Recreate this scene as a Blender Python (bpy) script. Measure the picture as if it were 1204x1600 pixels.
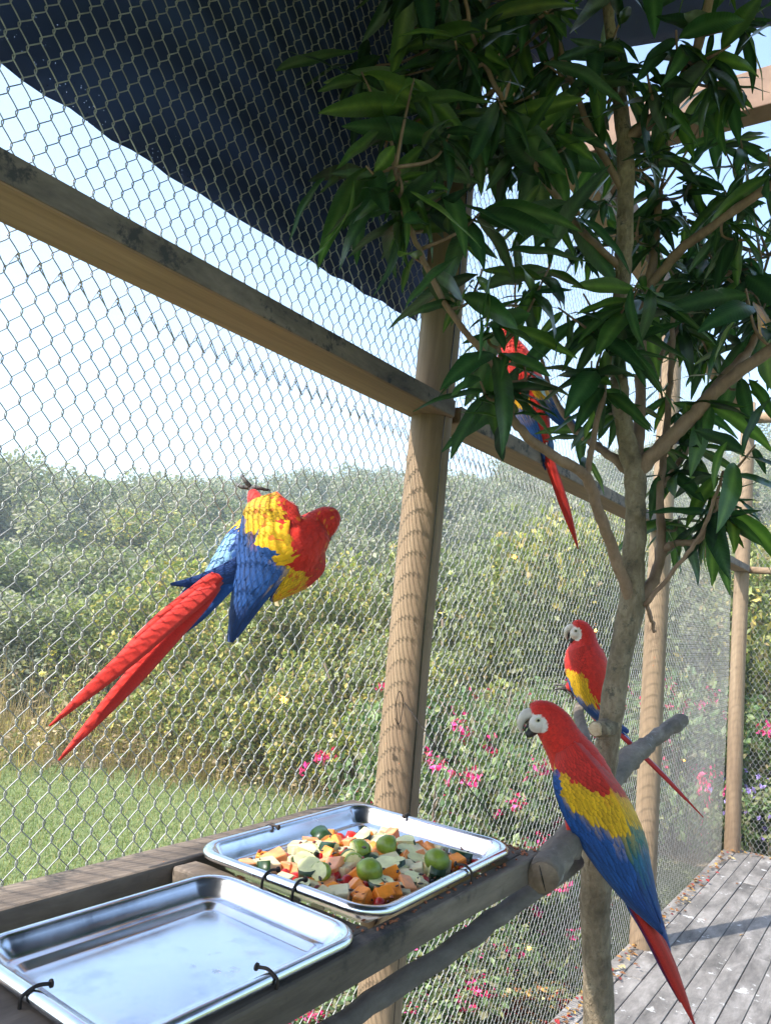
import bpy, math, random
import numpy as np
from mathutils import Vector, Matrix
random.seed(7); rng = np.random.default_rng(7)
scene = bpy.context.scene
col = scene.collection
for o in list(bpy.data.objects): bpy.data.objects.remove(o)
PI = math.pi

# ------------------------------------------------------------------ camera
F_PX = 1200.0                                   # focal length in pixels of a 1204 x 1600 picture
YAW, PITCH, ROLL = 0.6104, 0.1229, 0.095
CAM = np.array([1.1564, 0.0, 1.6])
FW = np.array([-math.sin(YAW)*math.cos(PITCH), math.cos(YAW)*math.cos(PITCH), math.sin(PITCH)])
_r = np.array([math.cos(YAW), math.sin(YAW), 0.0]); _u = np.cross(_r, FW)
RT = math.cos(ROLL)*_r + math.sin(ROLL)*_u
UP = -math.sin(ROLL)*_r + math.cos(ROLL)*_u
cam_data = bpy.data.cameras.new('camera'); cam = bpy.data.objects.new('camera', cam_data); col.objects.link(cam)
cam_data.sensor_fit = 'VERTICAL'; cam_data.sensor_height = 36.0; cam_data.lens = 36.0*F_PX/1600.0
cam_data.clip_start = 0.05; cam_data.clip_end = 3000
m = Matrix(((RT[0], UP[0], -FW[0], CAM[0]), (RT[1], UP[1], -FW[1], CAM[1]), (RT[2], UP[2], -FW[2], CAM[2]), (0, 0, 0, 1)))
cam.matrix_world = m
scene.camera = cam
def ray(x, y): return FW + RT*(x-602)/F_PX - UP*(y-800)/F_PX
def at(x, y, d): return CAM + ray(x, y)*d                        # a point seen at pixel x, y, d metres ahead
def onx(x, y, X): v = ray(x, y); return CAM + v*(X-CAM[0])/v[0]
def onz(x, y, Z): v = ray(x, y); return CAM + v*(Z-CAM[2])/v[2]
def cv(r, u, t): return RT*r + UP*u - FW*t                       # right, up, towards the camera
def topx(p):
    v = np.asarray(p) - CAM; z = v @ FW
    return 602 + F_PX*(v @ RT)/z, 800 - F_PX*(v @ UP)/z

# ------------------------------------------------------------------ light
SUN_EL = math.radians(47)
sun_h = np.array([-0.43, -0.9028])                                # horizontal direction towards the sun
sun_dir = np.array([sun_h[0]*math.cos(SUN_EL), sun_h[1]*math.cos(SUN_EL), math.sin(SUN_EL)])
world = bpy.data.worlds.new('World'); scene.world = world; world.use_nodes = True
wn = world.node_tree.nodes; wl = world.node_tree.links
sky = wn.new('ShaderNodeTexSky'); sky.sky_type = 'NISHITA'; sky.sun_disc = False
sky.sun_elevation = SUN_EL; sky.sun_rotation = math.atan2(sun_h[0], sun_h[1])
sky.air_density = 1.0; sky.dust_density = 1.4; sky.ozone_density = 1.0; sky.altitude = 50
wn['Background'].inputs['Strength'].default_value = 0.15
wl.new(sky.outputs['Color'], wn['Background'].inputs['Color'])
sd = bpy.data.lights.new('sun', 'SUN'); sd.energy = 3.2; sd.angle = math.radians(0.55); sd.color = (1.0, 0.95, 0.86)
sun = bpy.data.objects.new('sun', sd); col.objects.link(sun)
sun.rotation_euler = Vector(sun_dir).to_track_quat('Z', 'Y').to_euler(); sun.location = (-6, -10, 14)
scene.view_settings.view_transform = 'Standard'; scene.view_settings.look = 'None'
scene.view_settings.gamma = 1.0; scene.view_settings.exposure = 1.85
scene.render.engine = 'CYCLES'
scene.render.resolution_x = 770; scene.render.resolution_y = 1024
scene.cycles.max_bounces = 7; scene.cycles.transparent_max_bounces = 12
scene.cycles.caustics_reflective = False; scene.cycles.caustics_refractive = False

# ------------------------------------------------------------------ helpers
class MB:
    def __init__(s): s.v = []; s.f = []; s.c = []; s.n = 0
    def add(s, v, f, c=None):
        v = np.asarray(v, float).reshape(-1, 3); k = s.n
        s.v.append(v); s.n += len(v)
        s.f.extend([tuple(i+k for i in q) for q in f])
        if c is not None:
            c = np.asarray(c, float)
            if c.ndim == 1: c = np.tile(c, (len(v), 1))
            s.c.append(c)
        return s
    def box(s, lo, hi, c=None):
        (a, b, d), (e, f, g) = lo, hi
        v = [(a,b,d),(e,b,d),(e,f,d),(a,f,d),(a,b,g),(e,b,g),(e,f,g),(a,f,g)]
        return s.add(v, [(0,3,2,1),(4,5,6,7),(0,1,5,4),(1,2,6,5),(2,3,7,6),(3,0,4,7)], c)
    def tube(s, pts, rad, seg=8, c=None, cap=True, wob=0.0):
        P = np.asarray(pts, float); n = len(P)
        R = np.full(n, rad) if np.isscalar(rad) else np.asarray(rad, float)
        T = np.gradient(P, axis=0); T /= np.linalg.norm(T, axis=1)[:, None] + 1e-12
        N = np.cross(T[0], (0, 0, 1)); 
        if np.linalg.norm(N) < .1: N = np.cross(T[0], (1, 0, 0))
        N /= np.linalg.norm(N); vs = []
        for i in range(n):
            N = N - T[i]*(N @ T[i]); N /= np.linalg.norm(N); B = np.cross(T[i], N)
            for j in range(seg):
                a = 2*PI*j/seg; r = R[i]*(1 + wob*(random.random()-.5)*2)
                vs.append(P[i] + (N*math.cos(a) + B*math.sin(a))*r)
        f = [(i*seg+j, i*seg+(j+1) % seg, (i+1)*seg+(j+1) % seg, (i+1)*seg+j) for i in range(n-1) for j in range(seg)]
        if cap: f += [tuple(range(seg-1, -1, -1)), tuple((n-1)*seg+j for j in range(seg))]
        return s.add(vs, f, c)
WLOC = {}
def mesh_from(name, mb, mat, smooth=True, centre=None):
    V = np.concatenate(mb.v) if mb.v else np.zeros((0, 3))
    if centre is None: centre = (V.min(0)+V.max(0))/2
    me = bpy.data.meshes.new(name); me.from_pydata((V-centre).tolist(), [], mb.f)
    if mb.c:
        C = np.concatenate(mb.c); C = np.hstack([C, np.ones((len(C), 1))]) if C.shape[1] == 3 else C
        ca = me.color_attributes.new('Col', 'FLOAT_COLOR', 'POINT'); ca.data.foreach_set('color', C.astype(np.float32).ravel())
    if mat is not None: me.materials.append(mat)
    if smooth: me.polygons.foreach_set('use_smooth', np.ones(len(me.polygons), bool))
    me.update()
    return me, np.asarray(centre, float)
def link(o, parent, centre):
    col.objects.link(o); WLOC[o.name] = np.asarray(centre, float)
    if parent is not None: o.parent = parent; o.location = np.asarray(centre) - WLOC[parent.name]
    else: o.location = centre
    return o
def obj(name, mb, mat, parent=None, smooth=True, bevel=0, kind=None, label=None):
    me, c = mesh_from(name, mb, mat, smooth); o = bpy.data.objects.new(name, me); link(o, parent, c)
    if bevel:
        b = o.modifiers.new('bevel', 'BEVEL'); b.width = bevel; b.segments = 2; b.limit_method = 'ANGLE'; b.angle_limit = .6
        b.harden_normals = False
    if kind: o['kind'] = kind
    if label: o['label'] = label
    return o
def inst(name, me, loc, rot=None, scale=None, parent=None):
    o = bpy.data.objects.new(name, me); link(o, parent, loc)
    if rot is not None: o.rotation_euler = rot
    if scale is not None: o.scale = scale if hasattr(scale, '__len__') else (scale,)*3
    return o
def thing(name, loc, label, cat, group=None):
    o = bpy.data.objects.new(name, None); link(o, None, loc); o.empty_display_size = .05
    return tag(o, label, cat, group)
def tag(o, label, cat, group=None):
    o['label'] = label; o['category'] = cat
    if group: o['group'] = group
    return o
def crom(P, n):
    P = np.asarray(P, float); k = len(P); Q = np.vstack([2*P[0]-P[1], P, 2*P[-1]-P[-2]])
    u = np.linspace(0, k-1-1e-9, n); i = u.astype(int); t = (u-i)[:, None]
    a, b, c, d = Q[i], Q[i+1], Q[i+2], Q[i+3]
    return .5*(2*b + (c-a)*t + (2*a-5*b+4*c-d)*t*t + (3*b-a-3*c+d)*t**3)

# ------------------------------------------------------------------ materials
def new_mat(name):
    mt = bpy.data.materials.new(name); mt.use_nodes = True
    return mt, mt.node_tree.nodes, mt.node_tree.links, mt.node_tree.nodes['Principled BSDF']
def noise(n, l, vec, scale, detail=5, rough=.6, dist=0):
    t = n.new('ShaderNodeTexNoise'); t.inputs['Scale'].default_value = scale; t.inputs['Detail'].default_value = detail
    t.inputs['Roughness'].default_value = rough; t.inputs['Distortion'].default_value = dist
    if vec is not None: l.new(vec, t.inputs['Vector'])
    return t.outputs['Fac']
def ramp(n, l, fac, stops):
    r = n.new('ShaderNodeValToRGB'); e = r.color_ramp.elements
    while len(e) < len(stops): e.new(.5)
    for k, (p, c) in enumerate(stops): e[k].position = p; e[k].color = (*c, 1) if len(c) == 3 else c
    l.new(fac, r.inputs['Fac']); return r.outputs['Color']
def mix(n, l, fac, a, b, mode='MIX'):
    x = n.new('ShaderNodeMix'); x.data_type = 'RGBA'; x.blend_type = mode
    for s, v in ((x.inputs[0], fac), (x.inputs[6], a), (x.inputs[7], b)):
        if hasattr(v, 'links'): l.new(v, s)
        else: s.default_value = v if not hasattr(v, '__len__') else ((*v, 1) if len(v) == 3 else v)
    return x.outputs[2]
def coords(n, l, scale=(1, 1, 1), kind='Object', rnd=True):
    tc = n.new('ShaderNodeTexCoord'); mp = n.new('ShaderNodeMapping'); mp.inputs['Scale'].default_value = scale
    v = tc.outputs[kind]
    if rnd:
        oi = n.new('ShaderNodeObjectInfo'); ad = n.new('ShaderNodeVectorMath'); ad.operation = 'MULTIPLY_ADD'
        cb = n.new('ShaderNodeCombineXYZ')
        for q in ('X', 'Y', 'Z'): l.new(oi.outputs['Random'], cb.inputs[q])
        l.new(cb.outputs[0], ad.inputs[0]); ad.inputs[1].default_value = (17, 23, 31); l.new(v, ad.inputs[2]); v = ad.outputs[0]
    l.new(v, mp.inputs['Vector']); return mp.outputs['Vector']
def bump(n, l, h, strength, dist, bs):
    b = n.new('ShaderNodeBump'); b.inputs['Strength'].default_value = strength; b.inputs['Distance'].default_value = dist
    l.new(h, b.inputs['Height']); l.new(b.outputs['Normal'], bs.inputs['Normal'])
def rough_mat(name, stops, scale=6, stretch=(1, 1, 1), rough=.8, bmp=.4, bd=.004, grime=None, fine=60, metal=0, kind='Object'):
    mt, n, l, b = new_mat(name); v = coords(n, l, stretch, kind)
    a = noise(n, l, v, scale, 8, .65, .4); c = ramp(n, l, a, stops)
    f2 = noise(n, l, v, fine, 4, .6)
    c = mix(n, l, .35, c, ramp(n, l, f2, [(.3, (.3, .3, .3)), (.7, (.75, .75, .75))]), 'OVERLAY')
    if grime:
        g = noise(n, l, coords(n, l, (1, 1, 1), kind), grime[0], 6, .7)
        c = mix(n, l, ramp(n, l, g, [(grime[1], (0, 0, 0)), (grime[2], (1, 1, 1))]), c, grime[3])
    l.new(c, b.inputs['Base Color']); b.inputs['Roughness'].default_value = rough; b.inputs['Metallic'].default_value = metal
    ad = n.new('ShaderNodeMath'); ad.operation = 'ADD'; l.new(a, ad.inputs[0]); l.new(f2, ad.inputs[1])
    bump(n, l, ad.outputs[0], bmp, bd, b); return mt
def flat_mat(name, c, rough=.5, metal=0, var=.15, scale=40, sub=0, bmp=.15):
    mt, n, l, b = new_mat(name); v = coords(n, l); a = noise(n, l, v, scale, 4)
    lo = tuple(max(0, x*(1-var)) for x in c); hi = tuple(min(1, x*(1+var)) for x in c)
    l.new(ramp(n, l, a, [(.3, lo), (.7, hi)]), b.inputs['Base Color'])
    b.inputs['Roughness'].default_value = rough; b.inputs['Metallic'].default_value = metal
    if sub: b.inputs['Subsurface Weight'].default_value = sub; b.inputs['Subsurface Radius'].default_value = (.01, .006, .003); b.inputs['Subsurface Scale'].default_value = .4
    bump(n, l, a, bmp, .002, b); return mt
def leaf_mat(name, rough=.35, trans=.35, tint=(1, 1, 1), vcol=True, base=(.03, .08, .02), spec=.5):
    mt, n, l, b = new_mat(name)
    if vcol:
        at_ = n.new('ShaderNodeAttribute'); at_.attribute_name = 'Col'; c = at_.outputs['Color']
    else:
        oi = n.new('ShaderNodeObjectInfo'); a = noise(n, l, coords(n, l), 9, 3)
        c = ramp(n, l, oi.outputs['Random'], [(0, tuple(x*.55 for x in base)), (.55, base), (.85, (base[0]*2.1, base[1]*1.6, base[2]*.9)), (1, (base[0]*3.2, base[1]*2.1, base[2]*1.0))])
        at_ = n.new('ShaderNodeAttribute'); at_.attribute_name = 'Col'
        c = mix(n, l, 1.0, c, at_.outputs['Color'], 'MULTIPLY')
        c = mix(n, l, .4, c, ramp(n, l, a, [(.3, (.3, .3, .3)), (.7, (.7, .7, .7))]), 'OVERLAY')
        tc = n.new('ShaderNodeTexCoord'); sx = n.new('ShaderNodeSeparateXYZ'); l.new(tc.outputs['Object'], sx.inputs[0])
        def mt_(op, p, q=None):
            k = n.new('ShaderNodeMath'); k.operation = op
            for z, w in ((0, p), (1, q)):
                if w is None: continue
                if hasattr(w, 'links'): l.new(w, k.inputs[z])
                else: k.inputs[z].default_value = w
            return k.outputs[0]
        vein = mt_('SINE', mt_('MULTIPLY', mt_('SUBTRACT', sx.outputs['X'], mt_('MULTIPLY', mt_('ABSOLUTE', sx.outputs['Y']), .9)), 125.0))
        c = mix(n, l, ramp(n, l, vein, [(.80, (0, 0, 0)), (1.0, (.14, .14, .14))]), c, tuple(min(1, x*2.6) for x in base))
        bump(n, l, vein, .05, .004, b)
    l.new(c, b.inputs['Base Color']); b.inputs['Roughness'].default_value = rough; b.inputs['Specular IOR Level'].default_value = spec
    tr = n.new('ShaderNodeBsdfTranslucent'); l.new(mix(n, l, 1.0, c, (1.5, 1.6, .7), 'MULTIPLY'), tr.inputs['Color'])
    ms = n.new('ShaderNodeMixShader'); ms.inputs[0].default_value = trans
    l.new(b.outputs[0], ms.inputs[1]); l.new(tr.outputs[0], ms.inputs[2]); l.new(ms.outputs[0], n['Material Output'].inputs['Surface'])
    return mt
def feather_mat(name):
    mt, n, l, b = new_mat(name); a = n.new('ShaderNodeAttribute'); a.attribute_name = 'Col'
    f = noise(n, l, coords(n, l, rnd=False), 260, 3)
    c = mix(n, l, .45, a.outputs['Color'], ramp(n, l, f, [(.25, (.25, .25, .25)), (.75, (.75, .75, .75))]), 'OVERLAY')
    l.new(c, b.inputs['Base Color']); b.inputs['Roughness'].default_value = .62
    b.inputs['Sheen Weight'].default_value = .15; b.inputs['Specular IOR Level'].default_value = .3
    bump(n, l, f, .25, .001, b); return mt
M = {}
M['post'] = rough_mat('post_wood', [(.3, (.17, .11, .07)), (.5, (.26, .18, .112)), (.72, (.35, .255, .165))], 9, (1, 1, .09), .75, .3, .003, (5, .60, .74, (.12, .075, .045)), 60)
M['rail'] = rough_mat('rail_wood', [(.3, (.17, .105, .066)), (.5, (.25, .16, .10)), (.7, (.33, .22, .145))], 9, (1, .07, 1), .7, .3, .003, None, 70)
M['rail_grey'] = rough_mat('shaded_weathered_face', [(.3, (.075, .062, .058)), (.5, (.17, .135, .115)), (.7, (.26, .20, .165))], 14, (1, .35, 1), .85, .4, .003, (16, .55, .62, (.05, .046, .05)), 70)  # inner rail face: its shade put into a darker, stained grey
M['table'] = rough_mat('dark_table_wood', [(.3, (.065, .050, .039)), (.5, (.145, .112, .086)), (.72, (.27, .215, .165))], 11, (1, .16, 1), .8, .5, .004, (7, .56, .68, (.03, .027, .026)), 60)
M['deck'] = rough_mat('deck_board_wood', [(.30, (.08, .073, .066)), (.5, (.20, .182, .166)), (.68, (.32, .295, .272))], 9, (1, .3, 1), .8, .5, .004, (11, .615, .66, (.56, .55, .53)), 60)
M['bark'] = rough_mat('mango_bark', [(.3, (.12, .09, .06)), (.5, (.24, .185, .125)), (.7, (.37, .30, .215))], 26, (1, 1, .6), .9, .9, .010, (34, .57, .66, (.11, .095, .07)), 90)
M['twig'] = rough_mat('young_bark', [(.3, (.17, .105, .07)), (.6, (.29, .19, .135)), (.8, (.36, .26, .19))], 22, (1, 1, .5), .75, .4, .003, None, 80)
M['pole'] = rough_mat('dark_pole_bark', [(.3, (.075, .064, .056)), (.55, (.15, .128, .112)), (.75, (.25, .22, .195))], 14, (1, .4, 1), .85, .6, .004, None, 60)
M['log'] = rough_mat('log_bark', [(.3, (.09, .075, .06)), (.55, (.19, .155, .125)), (.75, (.32, .28, .235))], 16, (1, .35, 1), .85, .7, .006, (12, .6, .7, (.42, .40, .38)), 50)
M['cut'] = rough_mat('cut_wood', [(.3, (.13, .09, .06)), (.6, (.22, .16, .11)), (.8, (.33, .25, .18))], 30, (1, 1, 1), .8, .4, .003, None, 80)
M['wire'] = flat_mat('galvanised_wire', (.36, .36, .352), .5, .35, .3, 30, 0, .1)
M['rust'] = flat_mat('rusty_nail', (.045, .035, .03), .6, .6, .4, 80)
M['beak_pale'] = flat_mat('horn_pale', (.62, .56, .50), .4, 0, .1, 40)
M['beak_dark'] = flat_mat('horn_dark', (.022, .022, .024), .4, 0, .2, 40)
M['skin'] = flat_mat('white_face_skin', (.74, .68, .66), .55, 0, .08, 120)
M['claw'] = flat_mat('scaly_foot', (.075, .065, .065), .65, 0, .35, 160, 0, .5)
M['iris'] = flat_mat('pale_iris', (.62, .58, .42), .15, 0, .1)
M['pupil'] = flat_mat('pupil', (.008, .008, .008), .1, 0, 0)
M['feather'] = feather_mat('plumage')
def steel(name):
    mt, n, l, b = new_mat(name); v = coords(n, l, (1, 1, 1)); a = noise(n, l, v, 14, 6, .6); f = noise(n, l, coords(n, l, (4, 60, 4)), 8, 3)
    l.new(ramp(n, l, a, [(.25, (.58, .60, .63)), (.45, (.80, .82, .86)), (.75, (.86, .88, .93))]), b.inputs['Base Color'])
    l.new(ramp(n, l, a, [(.3, (.15, .15, .15)), (.75, (.27, .27, .27))]), b.inputs['Roughness']); b.inputs['Metallic'].default_value = 1
    st = noise(n, l, coords(n, l), 9, 8, .75); sm = ramp(n, l, st, [(.60, (0, 0, 0)), (.74, (.55, .55, .55))])
    bc = b.inputs['Base Color'].links[0].from_socket; l.new(mix(n, l, sm, bc, (.30, .25, .20)), b.inputs['Base Color'])
    rc = b.inputs['Roughness'].links[0].from_socket; l.new(mix(n, l, sm, rc, (.55, .55, .55)), b.inputs['Roughness'])
    bump(n, l, f, .05, .001, b); return mt
M['steel'] = steel('stainless_steel')
def cloth(name):
    mt, n, l, b = new_mat(name); v = coords(n, l, rnd=False)
    vo = n.new('ShaderNodeTexVoronoi'); vo.inputs['Scale'].default_value = 130; l.new(v, vo.inputs['Vector'])
    big = noise(n, l, v, 5, 4)
    lt = n.new('ShaderNodeMath'); lt.operation = 'LESS_THAN'; l.new(vo.outputs['Distance'], lt.inputs[0]); lt.inputs[1].default_value = .17
    gt = n.new('ShaderNodeMath'); gt.operation = 'GREATER_THAN'; l.new(big, gt.inputs[0]); gt.inputs[1].default_value = .56
    mu = n.new('ShaderNodeMath'); mu.operation = 'MULTIPLY'; l.new(lt.outputs[0], mu.inputs[0]); l.new(gt.outputs[0], mu.inputs[1])
    wv = n.new('ShaderNodeTexWave'); wv.inputs['Scale'].default_value = 160; l.new(v, wv.inputs['Vector'])
    l.new(ramp(n, l, wv.outputs['Fac'], [(0, (.012, .024, .085)), (1, (.028, .05, .16))]), b.inputs['Base Color']); b.inputs['Roughness'].default_value = .8
    tp = n.new('ShaderNodeBsdfTransparent'); ms = n.new('ShaderNodeMixShader'); l.new(mu.outputs[0], ms.inputs[0])
    l.new(b.outputs[0], ms.inputs[1]); l.new(tp.outputs[0], ms.inputs[2]); l.new(ms.outputs[0], n['Material Output'].inputs['Surface'])
    return mt
M['cloth'] = cloth('shade_net')
M['mango_leaf'] = leaf_mat('mango_leaf', .3, .38, vcol=False, base=(.033, .095, .038), spec=.5)
M['yellow_leaf'] = leaf_mat('yellow_leaf', .45, .35, vcol=False, base=(.55, .28, .02))
M['veg'] = leaf_mat('shrub_leaf', .5, .35, spec=.3)
M['litter'] = leaf_mat('dry_leaf', .7, .1, spec=.2)
def ground_mat():
    mt, n, l, b = new_mat('ground'); v = coords(n, l, kind='Object', rnd=False)
    a = noise(n, l, v, .5, 6, .65); f = noise(n, l, v, 18, 5, .7)
    g = ramp(n, l, f, [(.3, (.07, .10, .03)), (.55, (.14, .18, .06)), (.75, (.24, .25, .11))])
    d = ramp(n, l, f, [(.3, (.13, .09, .055)), (.6, (.30, .22, .14)), (.8, (.42, .33, .22))])
    at_ = n.new('ShaderNodeAttribute'); at_.attribute_name = 'Col'
    sp = n.new('ShaderNodeSeparateColor'); l.new(at_.outputs['Color'], sp.inputs[0])
    ad = n.new('ShaderNodeMath'); ad.operation = 'ADD'; l.new(sp.outputs[0], ad.inputs[0]); l.new(a, ad.inputs[1])
    c = mix(n, l, ramp(n, l, ad.outputs[0], [(.95, (0, 0, 0)), (1.15, (1, 1, 1))]), g, d)
    l.new(c, b.inputs['Base Color']); b.inputs['Roughness'].default_value = .95
    bump(n, l, f, .8, .03, b); return mt
M['ground'] = ground_mat()

# ================================================================== GROUND
def sstep(a, b, x): t = np.clip((x-a)/(b-a), 0, 1); return t*t*(3-2*t)
def height(x, y):
    dx, dy = x-CAM[0], y; u = np.hypot(dx, dy); az = np.arctan2(-dx, dy)
    crest = 3.9 + 9.3*np.clip((1.05-az)/.95, 0, 1)
    return -.45 + crest*sstep(13, 62, u) - .04*sstep(2, 9, u) - 3*sstep(80, 300, u) + .12*np.sin(x*.5)*np.cos(y*.37)*sstep(9, 16, u)
def build_ground():
    g = np.concatenate([-np.geomspace(400, 1, 40), np.linspace(-.9, .9, 7), np.geomspace(1, 400, 40)])
    gx = g*1.0 - 3; gy = g + 4; X, Y = np.meshgrid(gx, gy); Z = height(X, Y)
    u = np.hypot(X-CAM[0], Y)
    dirt = .55*np.exp(-((u-9.9)/.8)**2) + .5*sstep(-2.2, -.6, X)*(u < 9) + .15*sstep(11, 20, u) - .12*((u > 3.5) & (u < 8))
    k = len(gx); f = [(j*k+i, j*k+i+1, (j+1)*k+i+1, (j+1)*k+i) for j in range(len(gy)-1) for i in range(k-1)]
    mb = MB(); mb.add(np.stack([X, Y, Z], -1).reshape(-1, 3), f, np.repeat(dirt.reshape(-1, 1), 3, 1))
    o = obj('ground', mb, M['ground'], kind='structure'); return o
build_ground()

# ================================================================== DECK
P1Y, P2Y, P3Y = 1.841, 4.307, 6.708
deck_top = 0.0
def build_deck():
    d = bpy.data.objects.new('deck', None); link(d, None, (1.5, 3.5, -.15)); d['kind'] = 'structure'
    w = .0845; gap = .0035; x = .035 - (w+gap); k = 0; cache = {}
    for yy in np.arange(-1.2, 7, .8): mb = MB(); mb.box((-.05, yy, -.14), (3.4, yy+.06, -.032)); obj('joist', mb, M['table'], d, False)
    while x < 3.3:
        cuts = [-1.5]; y = -1.5 + random.uniform(1.2, 3.2)
        while y < 6.3: cuts.append(y); y += random.uniform(2.2, 3.4)
        cuts.append(6.80)
        for a, b in zip(cuts, cuts[1:]):
            if b < 2.2 and x > .9: pass
            L = b-a-.004; mb = MB(); mb.box((-w/2, -L/2, -.015), (w/2, L/2, .015))
            me, _ = mesh_from('plank', mb, M['deck'], False, (0, 0, 0))
            o = inst('plank', me, (x+w/2+random.uniform(-.001, .001), (a+b)/2, -.015+random.uniform(-.002, .0015)), (0, random.uniform(-.006, .006), random.uniform(-.0008, .0008)), None, d)
            bv = o.modifiers.new('bevel', 'BEVEL'); bv.width = .003; bv.segments = 2
        x += w+gap
build_deck()

# ================================================================== FENCES
def wire_mesh(origin, axis, out, length, z0, z1, near):
    """Chain link: zigzag wires that hook into their neighbours, standing along axis."""
    hw, hh = .0197, .0295
    nw = int(length/hw); nr = int((z1-z0)/hh); r = .00122
    seg = 4 if near else 3; frs = (0, .11, .22, .5, .78, .89) if near else (0, .16, .84)
    base = []                                        # one wire: across u, depth d, height z
    for k in range(nr):
        for fr in frs + ((1,) if k == nr-1 else ()):
            uu = min(1, max(0, (fr-.10)/.80)); uu = uu*uu*(3-2*uu)*.45 + uu*.55
            uu = (uu if k % 2 == 0 else 1-uu)*1.16 - .08
            base.append((uu*hw, math.sin(PI*fr)**.6*(.0022 if k % 2 == 0 else -.0022) if 0 < fr < 1 else 0, (k+fr)*hh))
    B = np.array(base); n = len(B); T = np.gradient(B, axis=0); T /= np.linalg.norm(T, axis=1)[:, None]
    N = np.cross(T, (0, 1, 0)); N /= np.linalg.norm(N, axis=1)[:, None]; D = np.cross(T, N)
    ring = np.concatenate([B[:, None, :] + r*(math.cos(2*PI*j/seg+.6)*N + math.sin(2*PI*j/seg+.6)*D)[:, None, :] for j in range(seg)], 1)  # n,seg,3
    ia = np.arange(n-1)[:, None]*seg; ja = np.arange(seg)[None, :]; jb = (ja+1) % seg
    fq = np.stack([ia+ja, ia+jb, ia+seg+jb, ia+seg+ja], -1).reshape(-1, 4)
    allv = []; allf = []
    axis = np.asarray(axis, float); out = np.asarray(out, float)
    for w in range(nw):
        v = ring.reshape(-1, 3).copy()
        v[:, 2] += 0.0 if w % 2 == 0 else 0.0
        if w % 2: v[:, 0] = hw - v[:, 0] if False else v[:, 0]
        u = v[:, 0] + w*hw; zz = v[:, 2] + (hh if w % 2 else 0) + z0
        wav = .004*np.sin(u*5.1 + zz*2.3) + .003*np.sin(u*2.2 - zz*3.9 + 1)       # the net bellies a little
        sag = .004*np.sin(u*1.7 + zz*1.1)
        p = np.asarray(origin) + u[:, None]*axis + (v[:, 1]+wav)[:, None]*out; p[:, 2] = zz + sag
        allv.append(p); allf.append(fq + w*n*seg)
    V = np.concatenate(allv); Fq = np.concatenate(allf)
    c = (V.min(0)+V.max(0))/2
    me = bpy.data.meshes.new('wire_mesh'); me.vertices.add(len(V)); me.vertices.foreach_set('co', (V-c).astype(np.float32).ravel())
    me.loops.add(Fq.size); me.loops.foreach_set('vertex_index', Fq.astype(np.int32).ravel())
    me.polygons.add(len(Fq)); me.polygons.foreach_set('loop_start', np.arange(0, Fq.size, 4, dtype=np.int32))
    me.polygons.foreach_set('use_smooth', np.ones(len(Fq), bool)); me.update(calc_edges=True); me.validate()
    me.materials.append(M['wire']); return me, c
def panel(parent, *a):
    me, c = wire_mesh(*a); o = bpy.data.objects.new('wire_mesh', me); link(o, parent, c); o['kind'] = 'stuff'; return o
def post(parent, x, y, r, z0, z1, seg=28, crack=None, lean=(0, 0)):
    mb = MB(); n = 26; pts = []; rad = []
    ph = random.random()*6
    for i in range(n):
        t = i/(n-1); z = z0+(z1-z0)*t
        pts.append((x+lean[0]*(z-1.6)+.004*math.sin(z*2+ph), y+lean[1]*(z-1.6)+.004*math.cos(z*1.6+ph), z)); rad.append(r*(1.04-.06*t+.012*math.sin(z*7+ph)))
    mb.tube(pts, rad, seg, wob=.008); o = obj('post', mb, M['post'], parent)
    if crack is not None:                            # a drying check running up the face
        mc = MB(); cp = []
        for i in range(40):
            z = z0+.2+(z1-z0-.4)*i/39; a = crack + .05*math.sin(z*3)+.02*math.sin(z*11)
            k = min(range(n), key=lambda q: abs(pts[q][2]-z)); rr = rad[k]*1.0
            cp.append((pts[k][0]+rr*math.cos(a), pts[k][1]+rr*math.sin(a), z))
        mc.tube(cp, [.0022*(.35+.65*abs(math.sin(i*.21+1))) for i in range(40)], 5)
        obj('crack', mc, M['pupil'], o)
    return o
MX = -.078
side = thing('chain_link_fence', (0, 3.5, 0), 'long chain link fence on round wooden posts that runs beside the feeding table', 'fence')
p1 = post(side, 0, P1Y, .060, -.6, 3.55, crack=math.atan2(-.25, 1)-.42+.33)
p2 = post(side, 0, P2Y, .058, -.6, 3.55)
p3 = post(side, 0, P3Y, .056, -.6, 3.55)
pm = post(side, 0, -.62, .060, -.6, 3.55)
def rail(parent, lo, hi):
    mb = MB(); mb.box(lo, hi); o = obj('rail', mb, M['rail'], parent, False, .004)
    mf = MB(); x = hi[0]+.0025; mf.box((hi[0]-.004, lo[1]+.002, lo[2]+.0035), (x, hi[1]-.002, hi[2]+.0012)); obj('shaded_weathered_face', mf, M['rail_grey'], o, False, .001)
    return o
rail(side, (-.058, -.60, 2.152), (.067, P1Y+.012, 2.201))
rail(side, (-.058, P1Y+.058, 2.150), (.058, P3Y-.02, 2.199))
rail(side, (-.05, -.6, 3.40), (.05, P3Y, 3.47))
panel(side, (MX, -.55, 0), (0, 1, 0), (-1, 0, 0), 3.05, -.12, 2.123, True)
panel(side, (MX-.004, -.55, 0), (0, 1, 0), (-1, 0, 0), 3.05, 2.122, 3.45, True)
panel(side, (MX, 2.505, 0), (0, 1, 0), (-1, 0, 0), 4.25, -.12, 2.123, False)
panel(side, (MX-.004, 2.505, 0), (0, 1, 0), (-1, 0, 0), 4.25, 2.122, 3.45, False)
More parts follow.
